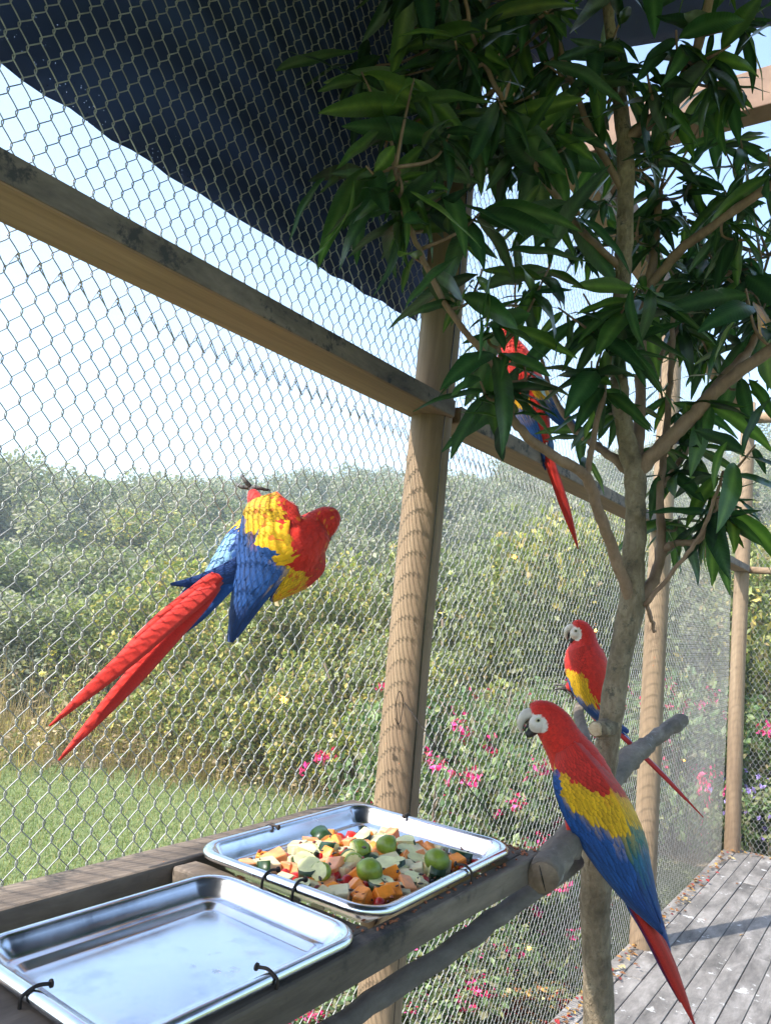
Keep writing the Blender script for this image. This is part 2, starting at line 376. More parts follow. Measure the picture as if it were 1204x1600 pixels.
# lacing wire that joins the two rolls of net under the rail
mb = MB(); pts = []
for i in range(int(4.6/.0197)):
    pts.append((MX+(.004 if i % 2 else -.004), -.55 + i*.0197, 2.122 + (.005 if i % 2 == 0 else -.0295-.002)))
mb.tube(pts, .0014, 5); obj('lacing_wire', mb, M['wire'], side)
back = thing('chain_link_fence', (2, P3Y+.06, 0), 'short chain link fence closing the far end of the boarded deck', 'fence')
panel(back, (.06, P3Y+.06, 0), (1, 0, 0), (0, 1, 0), 3.1, -.06, 3.45, False)
mb = MB(); mb.tube([(.05, P3Y, 2.17), (1.5, P3Y+.01, 2.15), (3.3, P3Y, 2.17)], [.028, .026, .025], 14); obj('rail', mb, M['post'], back)
mb = MB(); mb.tube([(.02, P3Y, 3.42), (3.3, P3Y, 3.42)], .045, 14); obj('rail', mb, M['post'], back)
post(back, 3.25, P3Y, .056, -.6, 3.5)

# ================================================================== SHADE NET, ROOF TIMBERS
def grid_sheet(fn, nu, nv):
    v = [fn(i/(nu-1), j/(nv-1)) for j in range(nv) for i in range(nu)]
    f = [(j*nu+i, j*nu+i+1, (j+1)*nu+i+1, (j+1)*nu+i) for j in range(nv-1) for i in range(nu-1)]
    return v, f
def net_edge(t):                                      # the sagging lower hem, y from -1.6 to the first post
    y = -3.6 + 5.52*t; return y, 2.455 + .02*max(y, -1) - .02*math.sin(PI*np.clip((y-.3)/1.6, 0, 1)) + .003*math.sin(y*37)+.002*math.sin(y*91)
mb = MB()
def fn(u, v):
    y, z = net_edge(u); zz = z + (3.52-z)*min(v/.6, 1); x = -.115 - .006*math.sin(u*9+v*3) - .02*(1-v)
    if v > .6: x = -.115 + (v-.6)/.4*3.2; zz = 3.52 + .03*math.sin(u*7)*math.sin(v*20)  # mostly unseen roof part, extended to darken the tree crown
    return (x, y + u*(.25*min(v/.6, 1)) + (0 if v < .6 else (v-.6)*2.4*u), zz)
v, f = grid_sheet(fn, 120, 40); mb.add(v, f)
net = obj('shade_net', mb, M['cloth'])
tag(net, 'dark navy shade net stretched over the upper fence and roof', 'shade net')
so = net.modifiers.new('thickness', 'SOLIDIFY'); so.thickness = .0015
def timber(name, a, b, w, h, mat, label, cat, group=None):
    a = np.array(a, float); b = np.array(b, float); t = (b-a)/np.linalg.norm(b-a); s = np.cross(t, (0, 0, 1)); s /= np.linalg.norm(s); q = np.cross(s, t)
    mb = MB(); v = [p + s*i*w/2 + q*j*h/2 for p in (a, b) for i, j in ((-1, -1), (1, -1), (1, 1), (-1, 1))]
    mb.add(v, [(0, 3, 2, 1), (4, 5, 6, 7), (0, 1, 5, 4), (1, 2, 6, 5), (2, 3, 7, 6), (3, 0, 4, 7)])
    o = obj(name, mb, mat, None, False, .004); tag(o, label, cat, group); return o
M['roofwood'] = rough_mat('roof_timber', [(.3, (.11, .06, .04)), (.5, (.17, .10, .065)), (.75, (.24, .15, .10))], 9, (.3, .3, .3), .75, .3, .003, None, 60)
timber('brace', onx(917, 225, .03), onx(1046, 470, .03), .10, .11, M['roofwood'], 'reddish diagonal timber brace behind the mango leaves', 'brace')
rb = onz(1150, 160, 3.53)
timber('roof_beam', (-.06, rb[1], 3.53), (3.3, rb[1], 3.53), .10, .15, M['roofwood'], 'dark brown roof timber showing through the top of the mango tree', 'beam')

# ================================================================== FEEDING TABLE
ZT = 1.159
table = thing('feeding_table', (.33, .8, ZT-.06), 'weathered dark timber feeding table fixed along the chain link fence', 'table')
def beam(lo, hi, name='beam'):
    mb = MB(); a, b = np.array(lo, float), np.array(hi, float); ax = int(np.argmax(b-a)); n = 14
    v = []; o1, o2 = [k for k in range(3) if k != ax]
    for i in range(n):
        t = i/(n-1)
        for p, q in ((0, 0), (1, 0), (1, 1), (0, 1)):
            w = np.zeros(3); w[ax] = a[ax]+(b[ax]-a[ax])*t; w[o1] = (a, b)[p][o1] + random.uniform(-.0018, .0018); w[o2] = (a, b)[q][o2] + random.uniform(-.0018, .0018)
            v.append(w)
    f = [(i*4+j, i*4+(j+1) % 4, i*4+4+(j+1) % 4, i*4+4+j) for i in range(n-1) for j in range(4)] + [(3, 2, 1, 0), tuple((n-1)*4+j for j in range(4))]
    mb.add(v, f); return obj(name, mb, M['table'], table, False, .005)
beam((.098, -.35, ZT-.070), (.176, 1.49, ZT+.001))
beam((.536, -.35, ZT-.046), (.566, 1.492, ZT))
beam((.1785, .898, ZT-.045), (.5335, .948, ZT-.002))
beam((.1785, 1.398, ZT-.045), (.5335, 1.489, ZT-.002))
beam((.1785, .405, ZT-.045), (.5335, .528, ZT-.002))
beam((.1785, -.34, ZT-.045), (.5335, -.26, ZT-.002))
for x in (.137, .498):
    mb = MB(); mb.tube([(x, -.29, -.002), (x, -.29, .55), (x, -.29, ZT-.064)], .035, 14); obj('leg', mb, M['post'], table)
mb = MB(); mb.tube([(.062, P1Y-.16, .80), (.137, P1Y-.40, ZT-.072)], .022, 10); obj('bracket', mb, M['post'], table)
mb = MB(); mb.tube([(.03, P1Y-.05, .78), (.062, P1Y-.16, .80), (.43, 1.44, ZT-.065)], .022, 10); obj('bracket', mb, M['post'], table)

def rring(x0, x1, y0, y1, r, z, n=8):
    pts = []
    for cx, cy, a0 in ((x1-r, y1-r, 0), (x0+r, y1-r, PI/2), (x0+r, y0+r, PI), (x1-r, y0+r, 1.5*PI)):
        for i in range(n+1):
            a = a0 + PI/2*i/n; pts.append((cx+r*math.cos(a), cy+r*math.sin(a), z))
    return pts
def tray(x0, x1, y0, y1, zr, depth, label, dent, rot):
    prof = [(.004, -.009), (.0, -.006), (.0005, -.001), (.005, .002), (.010, .002), (.0145, -.001), (.017, -.006), (.029, -depth*.62), (.033, -depth*.70), (.039, -depth*.72), (.042, -depth*.76), (.049, -depth*.96), (.055, -depth*1.0), (.064, -depth*1.0)]
    mb = MB(); V = []; r0 = .052; cx, cy = (x0+x1)/2, (y0+y1)/2
    for d, z in prof: V += rring(x0+d, x1-d, y0+d, y1-d, max(r0-d*.75, .012), z)
    k = 36; V = np.array(V); R = len(prof)
    V[:, 2] += dent*(np.sin(V[:, 0]*23+1)*np.sin(V[:, 1]*17)) * (V[:, 2] > -.01)
    under = V.copy(); under[:, 2] -= .0012; under[:k*7, 2] += 0
    f = [(i*k+j, i*k+(j+1) % k, (i+1)*k+(j+1) % k, (i+1)*k+j) for i in range(R-1) for j in range(k)]
    # floor: concentric rings, very slightly pillowed
    fl = []; n = len(V)
    for q in (.75, .5, .25):
        fl.append(np.stack([cx+(V[(R-1)*k:R*k, 0]-cx)*q, cy+(V[(R-1)*k:R*k, 1]-cy)*q, np.full(k, -depth + .0012*(1-q) + 0)], 1))
    A = np.vstack([V]+fl+[[(cx, cy, -depth+.0012)]])
    for i in range(3): f += [((R-1+i)*k+j, (R-1+i)*k+(j+1) % k, (R+i)*k+(j+1) % k, (R+i)*k+j) for j in range(k)]
    f += [((R+2)*k+j, (R+2)*k+(j+1) % k, len(A)-1) for j in range(k)]
    f = [tuple(reversed(q)) for q in f]
    A = A - [cx, cy, 0]; c, s = math.cos(rot), math.sin(rot); A[:, :2] = A[:, :2] @ np.array([[c, s], [-s, c]])
    mb.add(A + [cx, cy, zr], f); o = obj('tray', mb, M['steel']); tag(o, label, 'tray')
    sm = o.modifiers.new('thickness', 'SOLIDIFY'); sm.thickness = .0012; sm.offset = -1
    return o
tray(.258, .556, .515, .910, ZT+.0098, .030, 'empty stainless steel tray held to the table by bent nails', .0006, -.02)
T2 = (.176, .546, .934, 1.412); T2Z = ZT+.020; T2D = .040
tray(*T2, T2Z, T2D, 'stainless steel tray filled with chopped fruit and vegetables', .0022, .015)
def bent_nail(px, py, z, d):
    """a nail driven into the table and hammered over the tray rim; d = direction it leans"""
    p = np.array([px, py, ZT-.002]); d = np.array([d[0], d[1], 0.0]); d /= np.linalg.norm(d); h = z-ZT+.004
    mb = MB(); pts = crom([p-[0, 0, .02], p, p+[0, 0, h*.7], p+d*.005+[0, 0, h], p+d*.016+[0, 0, h+.004], p+d*.030+[0, 0, h+.002]], 18)
    mb.tube(pts, .0021, 7); mb.tube([pts[-1]-d*.0004, pts[-1]+d*.0018], .0046, 9); return obj('bent_nail', mb, M['rust'], table)
q1 = onz(44, 1548, ZT); q2 = onz(414, 1535, ZT)
for a in ((.402, .510, ZT+.010, (.15, 1)), (.560, float(q2[1]), ZT+.010, (-1, -.1)), (.551, 1.215, ZT+.020, (-1, -.1)), (.345, .929, ZT+.020, (.1, 1)), (.405, .930, ZT+.020, (-.1, 1)), (.30, 1.419, ZT+.020, (.1, -1)), (.170, 1.12, ZT+.020, (1, .1))): bent_nail(*a)

# ------------------------------------------------------------------ fruit on the tray
def blob_mesh(name, v, f, mat, sub=0, bevel=0):
    mb = MB(); mb.add(v, f); me, _ = mesh_from(name, mb, mat, bool(sub), (0, 0, 0)); return me
def chunk(kind, mats, n, size, fn):
    out = []
    for i in range(n): out.append(fn(i))
    return out
FM = {'pumpkin': flat_mat('pumpkin_flesh', (.85, .27, .03), .3, 0, .18, 60, .15), 'papaya': flat_mat('papaya_flesh', (.82, .33, .13), .3, 0, .2, 50, .15),
      'rind': flat_mat('yellow_rind', (.72, .36, .02), .45, 0, .3, 40), 'pale': flat_mat('pale_flesh', (.68, .60, .36), .5, 0, .12, 60, .15),
      'zskin': flat_mat('zucchini_skin', (.022, .055, .018), .35, 0, .5, 50), 'zflesh': flat_mat('zucchini_flesh', (.70, .69, .36), .4, 0, .15, 60, .15),
      'lime': flat_mat('lime_skin', (.20, .28, .03), .35, 0, .5, 26), 'red': flat_mat('red_fruit', (.50, .022, .018), .3, 0, .3, 30), 'seed': flat_mat('sunflower_seed', (.06, .05, .045), .6, 0, .8, 300), 'bean': flat_mat('red_bean', (.20, .03, .03), .35, 0, .4, 60)}
def jag_box(sx, sy, sz, j=.16, wedge=0):
    v = []
    for z in (-1, 1):
        for x, y in ((-1, -1), (1, -1), (1, 1), (-1, 1)):
            k = 1 - wedge*(z > 0)*(y > 0); v.append((x*sx/2*(1+random.uniform(-j, j)), y*sy/2*(1+random.uniform(-j, j))*k, z*sz/2*(1+random.uniform(-j, j))))
    return v, [(0, 3, 2, 1), (4, 5, 6, 7), (0, 1, 5, 4), (1, 2, 6, 5), (2, 3, 7, 6), (3, 0, 4, 7)]
def slice_mesh(name, r, t, arc, mskin, mflesh):           # a slab or half disc with a skin
    n = 12; mb = MB(); v = []; full = arc > 6.2
    for z in (-t/2, t/2):
        for i in range(n+1): a = arc*i/n; k = 1+random.uniform(-.03, .03); v.append((r*k*math.cos(a), r*k*math.sin(a), z))
    f = [(i, i+1, n+2+i, n+1+i) for i in range(n)]; caps = [tuple(range(n, -1, -1)), tuple(range(n+1, 2*n+2))]
    if not full: caps.append((n, 0, n+1, 2*n+1))
    mb.add(v, f+caps); me, _ = mesh_from(name, mb, mskin, False, (0, 0, 0)); me.materials.append(mflesh)
    for p in me.polygons: p.material_index = 0 if p.index < n else 1
    for p in me.polygons: p.use_smooth = p.index < n
    return me
def ball_mesh(name, r, squash, mat, mat2=None, cut=2.0):
    mb = MB(); v = []; n, k = 14, 9; f = []
    for j in range(k+1):
        th = PI*j/k
        for i in range(n):
            a = 2*PI*i/n; rr = 1+.04*math.sin(3*a+j); x, y, z = r*rr*math.sin(th)*math.cos(a), r*rr*math.sin(th)*math.sin(a), r*squash*math.cos(th)
            v.append((min(x, cut*r), y, z))
    f = [(j*n+i, j*n+(i+1) % n, (j+1)*n+(i+1) % n, (j+1)*n+i) for j in range(k) for i in range(n)]
    mb.add(v, f); me, _ = mesh_from(name, mb, mat, True, (0, 0, 0))
    if mat2:
        me.materials.append(mat2)
        for p in me.polygons:
            if p.center.x > (cut-.02)*r: p.material_index = 1; p.use_smooth = False
    return me
def cubes(name, n, s, mat, skin=None, wedge=0):
    L = []
    for i in range(n):
        q = s*random.uniform(.8, 1.2); v, f = jag_box(q*random.uniform(.9, 1.3), q, q*random.uniform(.7, 1.0), .18, wedge)
        me = blob_mesh(name, v, f, mat)
        if skin: me.materials.append(skin); me.polygons[0].material_index = 1
        L.append(me)
    return L
KIND = {
 'pumpkin_chunk': (cubes('pumpkin_chunk', 6, .026, FM['pumpkin'], FM['rind'], .4), 'bright orange pumpkin chunk in the chopped fruit on the tray', 'pumpkin', 28, .024),
 'papaya_chunk': (cubes('papaya_chunk', 5, .026, FM['papaya'], FM['rind'], .5), 'pinkish papaya chunk with yellow rind in the chopped fruit', 'papaya', 18, .022),
 'zucchini_piece': ([slice_mesh('zucchini_piece', .018, random.uniform(.016, .03), random.choice([3.3, 3.1, 6.28]), FM['zskin'], FM['zflesh']) for _ in range(6)], 'dark skinned zucchini piece with pale flesh on the fruit tray', 'zucchini', 30, .02),
 'melon_chunk': (cubes('melon_chunk', 5, .024, FM['pale']), 'cream coloured fruit chunk among the chopped pieces on the tray', 'fruit', 34, .02),
 'lime_half': ([ball_mesh('lime_half', .024, .85, FM['lime'], FM['zflesh'], .35), ball_mesh('lime_half', .026, .8, FM['lime'], FM['zflesh'], .5)], 'green rounded lime half lying among the chopped fruit', 'lime', 6, .02),
 'tomato_piece': ([ball_mesh('tomato_piece', .013, .7, FM['red'], FM['red'], .6), ball_mesh('tomato_piece', .011, 1.3, FM['red'])], 'glossy red tomato piece in the chopped fruit on the tray', 'tomato', 36, .012)}
floor_z = T2Z - T2D + .0015
placed = []; LIME = [tuple(onz(a, b, floor_z+.02)[:2]) for a, b in ((500, 1372), (576, 1370), (606, 1330), (560, 1335), (682, 1352))]
def place_food():
    jobs = [k for k, s in KIND.items() for _ in range(s[3])]
    random.shuffle(jobs); jobs.sort(key=lambda k: k == 'lime_half')
    cx, cy = .345, 1.165
    for k in jobs:
        ms, lab, cat, _, h = KIND[k]; best = None
        for tr in range(40):
            x = random.gauss(cx, .085); y = random.gauss(cy, .115)
            if not (T2[0]+.052 < x < T2[1]-.052 and T2[2]+.058 < y < T2[3]-.058): continue
            near = [(q[2]+q[3]*.5) for q in placed if math.hypot(x-q[0], y-q[1]) < .017]; cnt = len(near)
            top = max(near) if near else floor_z
            if best is None or top < best[2]: best = (x, y, top, cnt)
            if cnt == 0: break
        if best is None: continue
        x, y, top, cnt = best
        if k == 'lime_half' and LIME: x, y = LIME.pop(); top = min(floor_z+.02, max([q[2]+q[3]*.4 for q in placed if math.hypot(x-q[0], y-q[1]) < .02] or [floor_z]))
        if top > floor_z + .035: continue
        me = random.choice(ms); z = top + h*.5
        rot = (random.uniform(-.35, .35), random.uniform(-.35, .35), random.uniform(0, 6.28))
        if k == 'zucchini_piece' and random.random() < .4: rot = (PI/2+random.uniform(-.3, .3), random.uniform(-.3, .3), rot[2])
        if k == 'pumpkin_chunk': rot = (random.uniform(-.8, .8), random.uniform(-.8, .8), rot[2])
        o = inst(k, me, (x, y, z), rot, random.uniform(.9, 1.25)*(.8 if k == 'lime_half' else 1)); tag(o, lab, cat, cat + ' pieces on the fruit tray')
        if k in ('pumpkin_chunk', 'papaya_chunk', 'melon_chunk'): bv = o.modifiers.new('bevel', 'BEVEL'); bv.width = .002; bv.segments = 2
        placed.append((x, y, z, h))
place_food()
def scatter_bits(name, n, fn, mat, label, cat, ln=.011, r=.0022):
    mb = MB()
    for i in range(n):
        p, z = fn(); a = random.random()*6.28; d = np.array([math.cos(a), math.sin(a), random.uniform(-.3, .3)])*ln/2; p = np.array([p[0], p[1], z])
        k = random.uniform(.6, 1.2); mb.tube([p-d*k, p-d*.3*k, p+d*.4*k, p+d*k], [r*.3, r*k, r*.9*k, r*.2], 5)
    o = obj(name, mb, mat, kind='stuff'); tag(o, label, cat); return o
def on_food():
    if random.random() < .55 and placed:
        q = random.choice(placed); return (q[0]+random.gauss(0, .012), q[1]+random.gauss(0, .012)), min(q[2]+q[3]*.5+.002, floor_z+.05) if random.random() < .5 else floor_z+random.uniform(.002, .012)
    return (np.clip(random.gauss(.345, .1), T2[0]+.06, T2[1]-.06), np.clip(random.gauss(1.165, .13), T2[2]+.06, T2[3]-.06)), floor_z+.003
scatter_bits('sunflower_seeds', 330, on_food, FM['seed'], 'dark striped sunflower seeds sprinkled over the chopped fruit', 'seeds')
scatter_bits('red_beans', 110, on_food, FM['bean'], 'dark red beans sprinkled through the chopped fruit', 'beans', .010, .003)
FM['crumb'] = flat_mat('food_crumb', (.32, .11, .05), .8, 0, .9, 60)
def on_table():
    if random.random() < .7: return (random.uniform(.545, .553) if random.random() < .3 else random.uniform(.445, .553), random.uniform(.90, 1.485)), ZT+.002
    return (random.uniform(.44, .55), random.uniform(1.42, 1.485)), ZT+.002
scatter_bits('food_crumbs', 130, on_table, FM['crumb'], 'rusty orange food crumbs spilled on the table edge', 'crumbs', .008, .0022)

# ================================================================== PERCH AND POLE
def wobble(P, n, amp):
    Q = crom(P, n); return Q + rng.normal(0, amp, Q.shape)
_p0, _p1 = onz(430, 1668, .975), at(560, 1582, 1.22)
pole_pts = [_p0+(_p0-_p1)*2.6, _p0, _p1, at(700, 1487, 1.40), at(800, 1415, 1.58), at(903, 1343, 1.735)]
mb = MB(); Q = wobble(pole_pts, 34, .0016); mb.tube(Q, np.linspace(.016, .0205, 34)*(1+.05*np.sin(np.arange(34)*.9)), 16, wob=.03)
o = obj('perch_pole', mb, M['pole']); tag(o, 'long dark round pole running below the front edge of the table', 'pole')
LD = 1.63
log_pts = [at(846, 1370, 1.42), at(868, 1341, 1.56), at(890, 1312, 1.71), at(930, 1258, 2.06), at(962, 1210, 2.28), at(985, 1183, 2.42), at(1015, 1160, 2.55), at(1045, 1138, 2.66), at(1070, 1122, 2.74)]
lr = [.031, .032, .032, .033, .033, .034, .024, .025, .027]
perch = thing('perch_branch', log_pts[0], 'crooked grey driftwood perch with a sawn end resting on the dark pole', 'perch')
mb = MB(); Q = wobble(log_pts, 50, .0022); R = np.interp(np.linspace(0, 8, 50), range(9), lr); R = R*(1+.05*np.sin(np.arange(50)*1.3)); R[-2:] *= (.85, .6)
mb.tube(Q, R, 18, wob=.09); obj('limb', mb, M['log'], perch)
d0 = (Q[0]-Q[1])/np.linalg.norm(Q[0]-Q[1]); mb = MB(); mb.tube([Q[0]+d0*.0005, Q[0]+d0*.003], [R[0]*.93, R[0]*.9], 18); cutface = obj('sawn_end', mb, M['cut'], perch)
mb = MB(); s_ = np.cross(d0, (0, 0, 1)); s_ /= np.linalg.norm(s_); u_ = np.cross(s_, d0)
mb.tube([Q[0]+d0*.0032-u_*R[0]*.75-s_*.006, Q[0]+d0*.0034-u_*.004, Q[0]+d0*.0032+u_*R[0]*.7+s_*.008], [.0006, .0016, .0006], 4); obj('crack', mb, M['pupil'], cutface)
b2f = at(905, 1098, 2.58)                              # where the second bird stands
mb = MB(); mb.tube(crom([Q[18], (Q[18]+b2f)/2+[0, 0, .01], b2f-[0, 0, .014], at(945, 1085, 2.62)], 16), np.linspace(.024, .012, 16), 12, wob=.05); obj('side_limb', mb, M['log'], perch)
tw = MB(); tw.tube(crom([at(868, 1312, 1.70), at(880, 1302, 1.685), at(893, 1306, 1.68), at(903, 1322, 1.68)], 14), .009, 9, wob=.08); obj('knotted_twig', tw, M['log'], perch)

# ================================================================== MACAWS
RED = np.array((.60, .022, .012)); DRED = np.array((.40, .012, .010)); YEL = np.array((.80, .45, .010)); BLU = np.array((.012, .085, .33)); DBL = np.array((.008, .03, .15))
LBL = np.array((.16, .32, .55)); GRN = np.array((.03, .17, .17)); ORG = np.array((.72, .16, .012))
def jit(c, a=.12): return np.clip(np.asarray(c)*(1+random.uniform(-a, a)), 0, 1)
AS = [0, .12, .35, .6, .82, .95, 1]; SH = [.45, .8, 1, 1, .82, .45, .05]
def feather(mb, P, c0, c1=None, shaft=None, c2=None):
    """P(a, b): a from root to tip, b across; colour fades from root to tip"""
    c1 = c0 if c1 is None else c1; V = []; C = []
    for a, s in zip(AS, SH):
        for b in (-1, 0, 1):
            V.append(P(a, b*s)); cc = c0 + (c1-c0)*a
            if c2 is not None and b == 1: cc = c2
            C.append(cc*(.82 if b == 0 and shaft else 1))
    f = []
    for i in range(len(AS)-1):
        for j in range(2): f.append((i*3+j, i*3+j+1, i*3+4+j, i*3+3+j))
    mb.add(V, f, np.array(C))
def macaw(label, spec):
    D0 = spec['depth']; pt = lambda q: at(q[0], q[1], D0 - q[2])
    sp = spec['spine']; P = np.array([pt(q) for q in sp]); rad = np.array([(q[3], q[4]) for q in sp]); dv = np.array([cv(*q[5]) for q in sp])
    root = thing('macaw', pt(spec['feet']), label, 'parrot', 'scarlet macaws in the aviary')
    N = 70; C = crom(P, N); R = np.maximum(crom(np.hstack([rad, rad[:, :1]]), N)[:, :2], .004); Dv = crom(dv, N)
    T = np.gradient(C, axis=0); T /= np.linalg.norm(T, axis=1)[:, None]
    Dn = Dv - T*np.sum(Dv*T, 1)[:, None]; Dn /= np.linalg.norm(Dn, axis=1)[:, None]; Lt = np.cross(Dn, T)   # bird's left
    def frame(s):
        x = np.clip(s, 0, 1)*(N-1); i = min(int(x), N-2); t = x-i; g = lambda A: A[i]*(1-t)+A[i+1]*t
        return g(C), g(Dn), g(Lt), g(R), g(T)
    def S(s, ph, off=0):
        c, d, l, r, t = frame(s); return c + l*math.sin(ph)*(r[0]+off) + d*math.cos(ph)*(r[1]+off)
    head_c = pt(spec['head']); hf = cv(*spec['hf']); hf = hf/np.linalg.norm(hf); hu = cv(*spec['hu']); hu = hu - hf*(hu @ hf); hu /= np.linalg.norm(hu); hl = np.cross(hu, hf)
    def in_face(p):
        q = p-head_c; a, u, l = q @ hf, q @ hu, q @ hl
        return ((a-.018)/.021)**2 + ((u+.007)/.024)**2 < 1 and abs(l) > .010
    colf = spec.get('col', lambda p, s, ph: RED)
    mb = MB(); k = 30; V = []; CC = []
    for i in range(N):
        e = 1.0
        if i < 4: e = (.35, .65, .85, .95)[i]
        if i > N-5: e = (.95, .85, .65, .3)[i-(N-4)]
        for j in range(k):
            ph = 2*PI*j/k; p = C[i] + Lt[i]*math.sin(ph)*R[i, 0]*e + Dn[i]*math.cos(ph)*R[i, 1]*e
            V.append(p); CC.append(np.array((.74, .68, .66)) if in_face(p) else colf(p, i/(N-1), ph)*.9)
    f = [(i*k+j, i*k+(j+1) % k, (i+1)*k+(j+1) % k, (i+1)*k+j) for i in range(N-1) for j in range(k)] + [tuple(range(k-1, -1, -1)), tuple((N-1)*k+j for j in range(k))]
    mb.add(V, f, np.array(CC)); body = obj('body', mb, M['feather'], root)
    # contour feathers
    mb = MB(); length = np.sum(np.linalg.norm(np.diff(C, axis=0), axis=1)); rows = int(length/.0085)
    for i in range(2, rows-1):
        s0 = i/rows; c, d, l, r, t = frame(s0); per = PI*(r[0]+r[1]); big = .6 + .6*min(1, max(0, (.85-s0)/.3))
        nf = max(8, int(per/(.0075*big)))
        for j in range(nf):
            ph = 2*PI*(j+.5*(i % 2)+random.uniform(-.25, .25))/nf; p = S(s0, ph)
            if in_face(p): continue
            if s0 > .97: continue
            L = .020*big/length*random.uniform(.85, 1.15); w = .006*big/max(r.mean(), .012); li = random.uniform(.0012, .0030)*big
            c0 = jit(colf(p, s0, ph), .14)
            feather(mb, lambda a, b: S(s0-L*a, ph+b*w, .0006+li*a-.0012*b*b), c0*.85, c0)
    o = obj('plumage', mb, M['feather'], body); o['kind'] = 'stuff'
    # wings
    for wg in spec['wings']:
        I = crom([pt(q) for q in wg['inner']], 60); O = crom([pt(q) for q in wg['outer']], 60); nv = cv(*wg['n']); nv = nv/np.linalg.norm(nv); bul = wg.get('bulge', .018)
        def W(t, w, off=0):
            x = min(max(t, 0), 1)*59; i = min(int(x), 58); q = x-i; a = I[i]*(1-q)+I[i+1]*q; b = O[i]*(1-q)+O[i+1]*q
            wd = np.linalg.norm(b-a); return a + (b-a)*w + nv*(bul*min(1, wd/.06)*(1-(2*w-1)**2) + off)
        wc = wg['col'] if 'col' in wg else (lambda t, w: wg['colp'](W(t, min(1, max(0, w))))); wb = MB(); n1, n2 = 30, 14
        # the wing's own thickness beneath its feathers
        g = [[W(i/n1*.97, j/n2, -.001) for j in range(n2+1)] for i in range(n1+1)]; g2 = [[W(i/n1*.97, j/n2, -.008*(1-(i/n1)**2)-.0015) for j in range(n2+1)] for i in range(n1+1)]
        A = [p for r_ in g for p in r_]; B = [p for r_ in g2 for p in r_]; q = n2+1; off = len(A)
        ff = [(i*q+j, i*q+j+1, (i+1)*q+j+1, (i+1)*q+j) for i in range(n1) for j in range(n2)]
        ff2 = [tuple(off+x for x in reversed(t)) for t in ff]
        rim = [i*q for i in range(n1+1)] + [n1*q+j for j in range(1, q)] + [i*q+n2 for i in range(n1-1, -1, -1)] + [j for j in range(n2-1, 0, -1)]
        ff3 = [(rim[i], rim[(i+1) % len(rim)], off+rim[(i+1) % len(rim)], off+rim[i]) for i in range(len(rim))]
        cc = [wc(i/n1, j/n2)*.8 for i in range(n1+1) for j in range(n2+1)]
        wb.add(A+B, ff+ff2+ff3, np.array(cc+cc)); wo = obj('wing', wb, M['feather'], root)
        sets = {'small_coverts': (np.arange(-.02, .30, .022), .075, .085, .0035, 11), 'large_coverts': (np.arange(.22, .46, .035), .15, .075, .0040, 13),
                'secondaries': (np.arange(.36, .60, .075), .27, .105, .0050, 9), 'primaries': (np.arange(.52, .74, .07), .37, .11, .0050, 8)}
        for nm, (ts, L, wd, lift, cnt) in reversed(sets.items()):
            fb = MB()
            for r_, t0 in enumerate(ts):
                for j in range(cnt):
                    w0 = (j+.5*(r_ % 2)+.25+random.uniform(-.12, .12))/cnt
                    if w0 > 1.0: continue
                    LL = L*random.uniform(.9, 1.1); ct = jit(wc(min(1, t0+LL*.75), w0), .2); cr = jit(wc(min(1, t0+LL*.3), w0), .1)
                    k0 = random.uniform(0, .0008)
                    feather(fb, lambda a, b: W(t0+LL*a, min(1.02, max(-.02, w0+b*wd*.8)), .0012+k0+lift*a*(1-.35*a)-.0010*b*b), cr*.9, ct, True, ct*.42)
            fo = obj(nm, fb, M['feather'], wo); fo['kind'] = 'stuff'
    # tail
    for q in spec['tail']:
        a0, b0, wid, c0, c1, c2 = q; A, B = pt(a0), pt(b0); t = B-A; ln = np.linalg.norm(t); t /= ln; n = cv(*spec.get('tail_n', (0, 0, 1))); n = n - t*(n @ t); n /= np.linalg.norm(n); s = np.cross(n, t)
        mb = MB(); m_ = 16; V = []; CC = []
        for i in range(m_+1):
            a = i/m_; w = wid*(.55+.45*min(1, a/.15))*(1 if a < .55 else max(.04, 1-((a-.55)/.45)**1.7*.96)); p = A + t*ln*a + n*(.010*math.sin(PI*a)*spec.get('curve', 1) - spec.get('droop', 0)*a*a)
            for b in (-1, -.5, 0, .5, 1):
                V.append(p + s*b*w - n*(.0022*abs(b)**1.5) + n*(.0008 if b == 0 else 0)); cx = np.array(c0)*(1-a)+np.array(c1)*a
                if c2 is not None and abs(b-c2[0]) < .3: cx = np.array(c2[1])
                CC.append(jit(cx, .06)*(.75 if b == 0 else 1))
        ff = [(i*5+j, i*5+j+1, i*5+6+j, i*5+5+j) for i in range(m_) for j in range(4)]
        mb.add(V, ff, np.array(CC)); fo = obj('tail_feather', mb, M['feather'], root); so = fo.modifiers.new('thickness', 'SOLIDIFY'); so.thickness = .0012
    # beak
    bb = head_c + hf*spec.get('beak', .030); H = lambda a, u: bb + hf*a + hu*u
    up = crom([H(-.014, .008), H(.001, .010), H(.013, .004), H(.0195, -.008), H(.0205, -.021), H(.0165, -.033)], 18)
    def loftb(path, ra, rb, mat, name):
        mb = MB(); n = len(path); tt = np.gradient(path, axis=0); tt /= np.linalg.norm(tt, axis=1)[:, None]; V = []
        for i in range(n):
            nn = np.cross(hl, tt[i]); nn /= np.linalg.norm(nn)
            for j in range(14): a = 2*PI*j/14; V.append(path[i] + hl*ra[i]*math.sin(a) + nn*rb[i]*math.cos(a))
        f = [(i*14+j, i*14+(j+1) % 14, (i+1)*14+(j+1) % 14, (i+1)*14+j) for i in range(n-1) for j in range(14)] + [tuple(range(13, -1, -1)), tuple((n-1)*14+j for j in range(14))]
        mb.add(V, f); return obj(name, mb, mat, root)
    e = np.linspace(0, 1, 18); ub = loftb(up, .0122*(1-e**2.2*.9), .0138*(1-e**1.6*.92), M['beak_pale'], 'upper_beak')
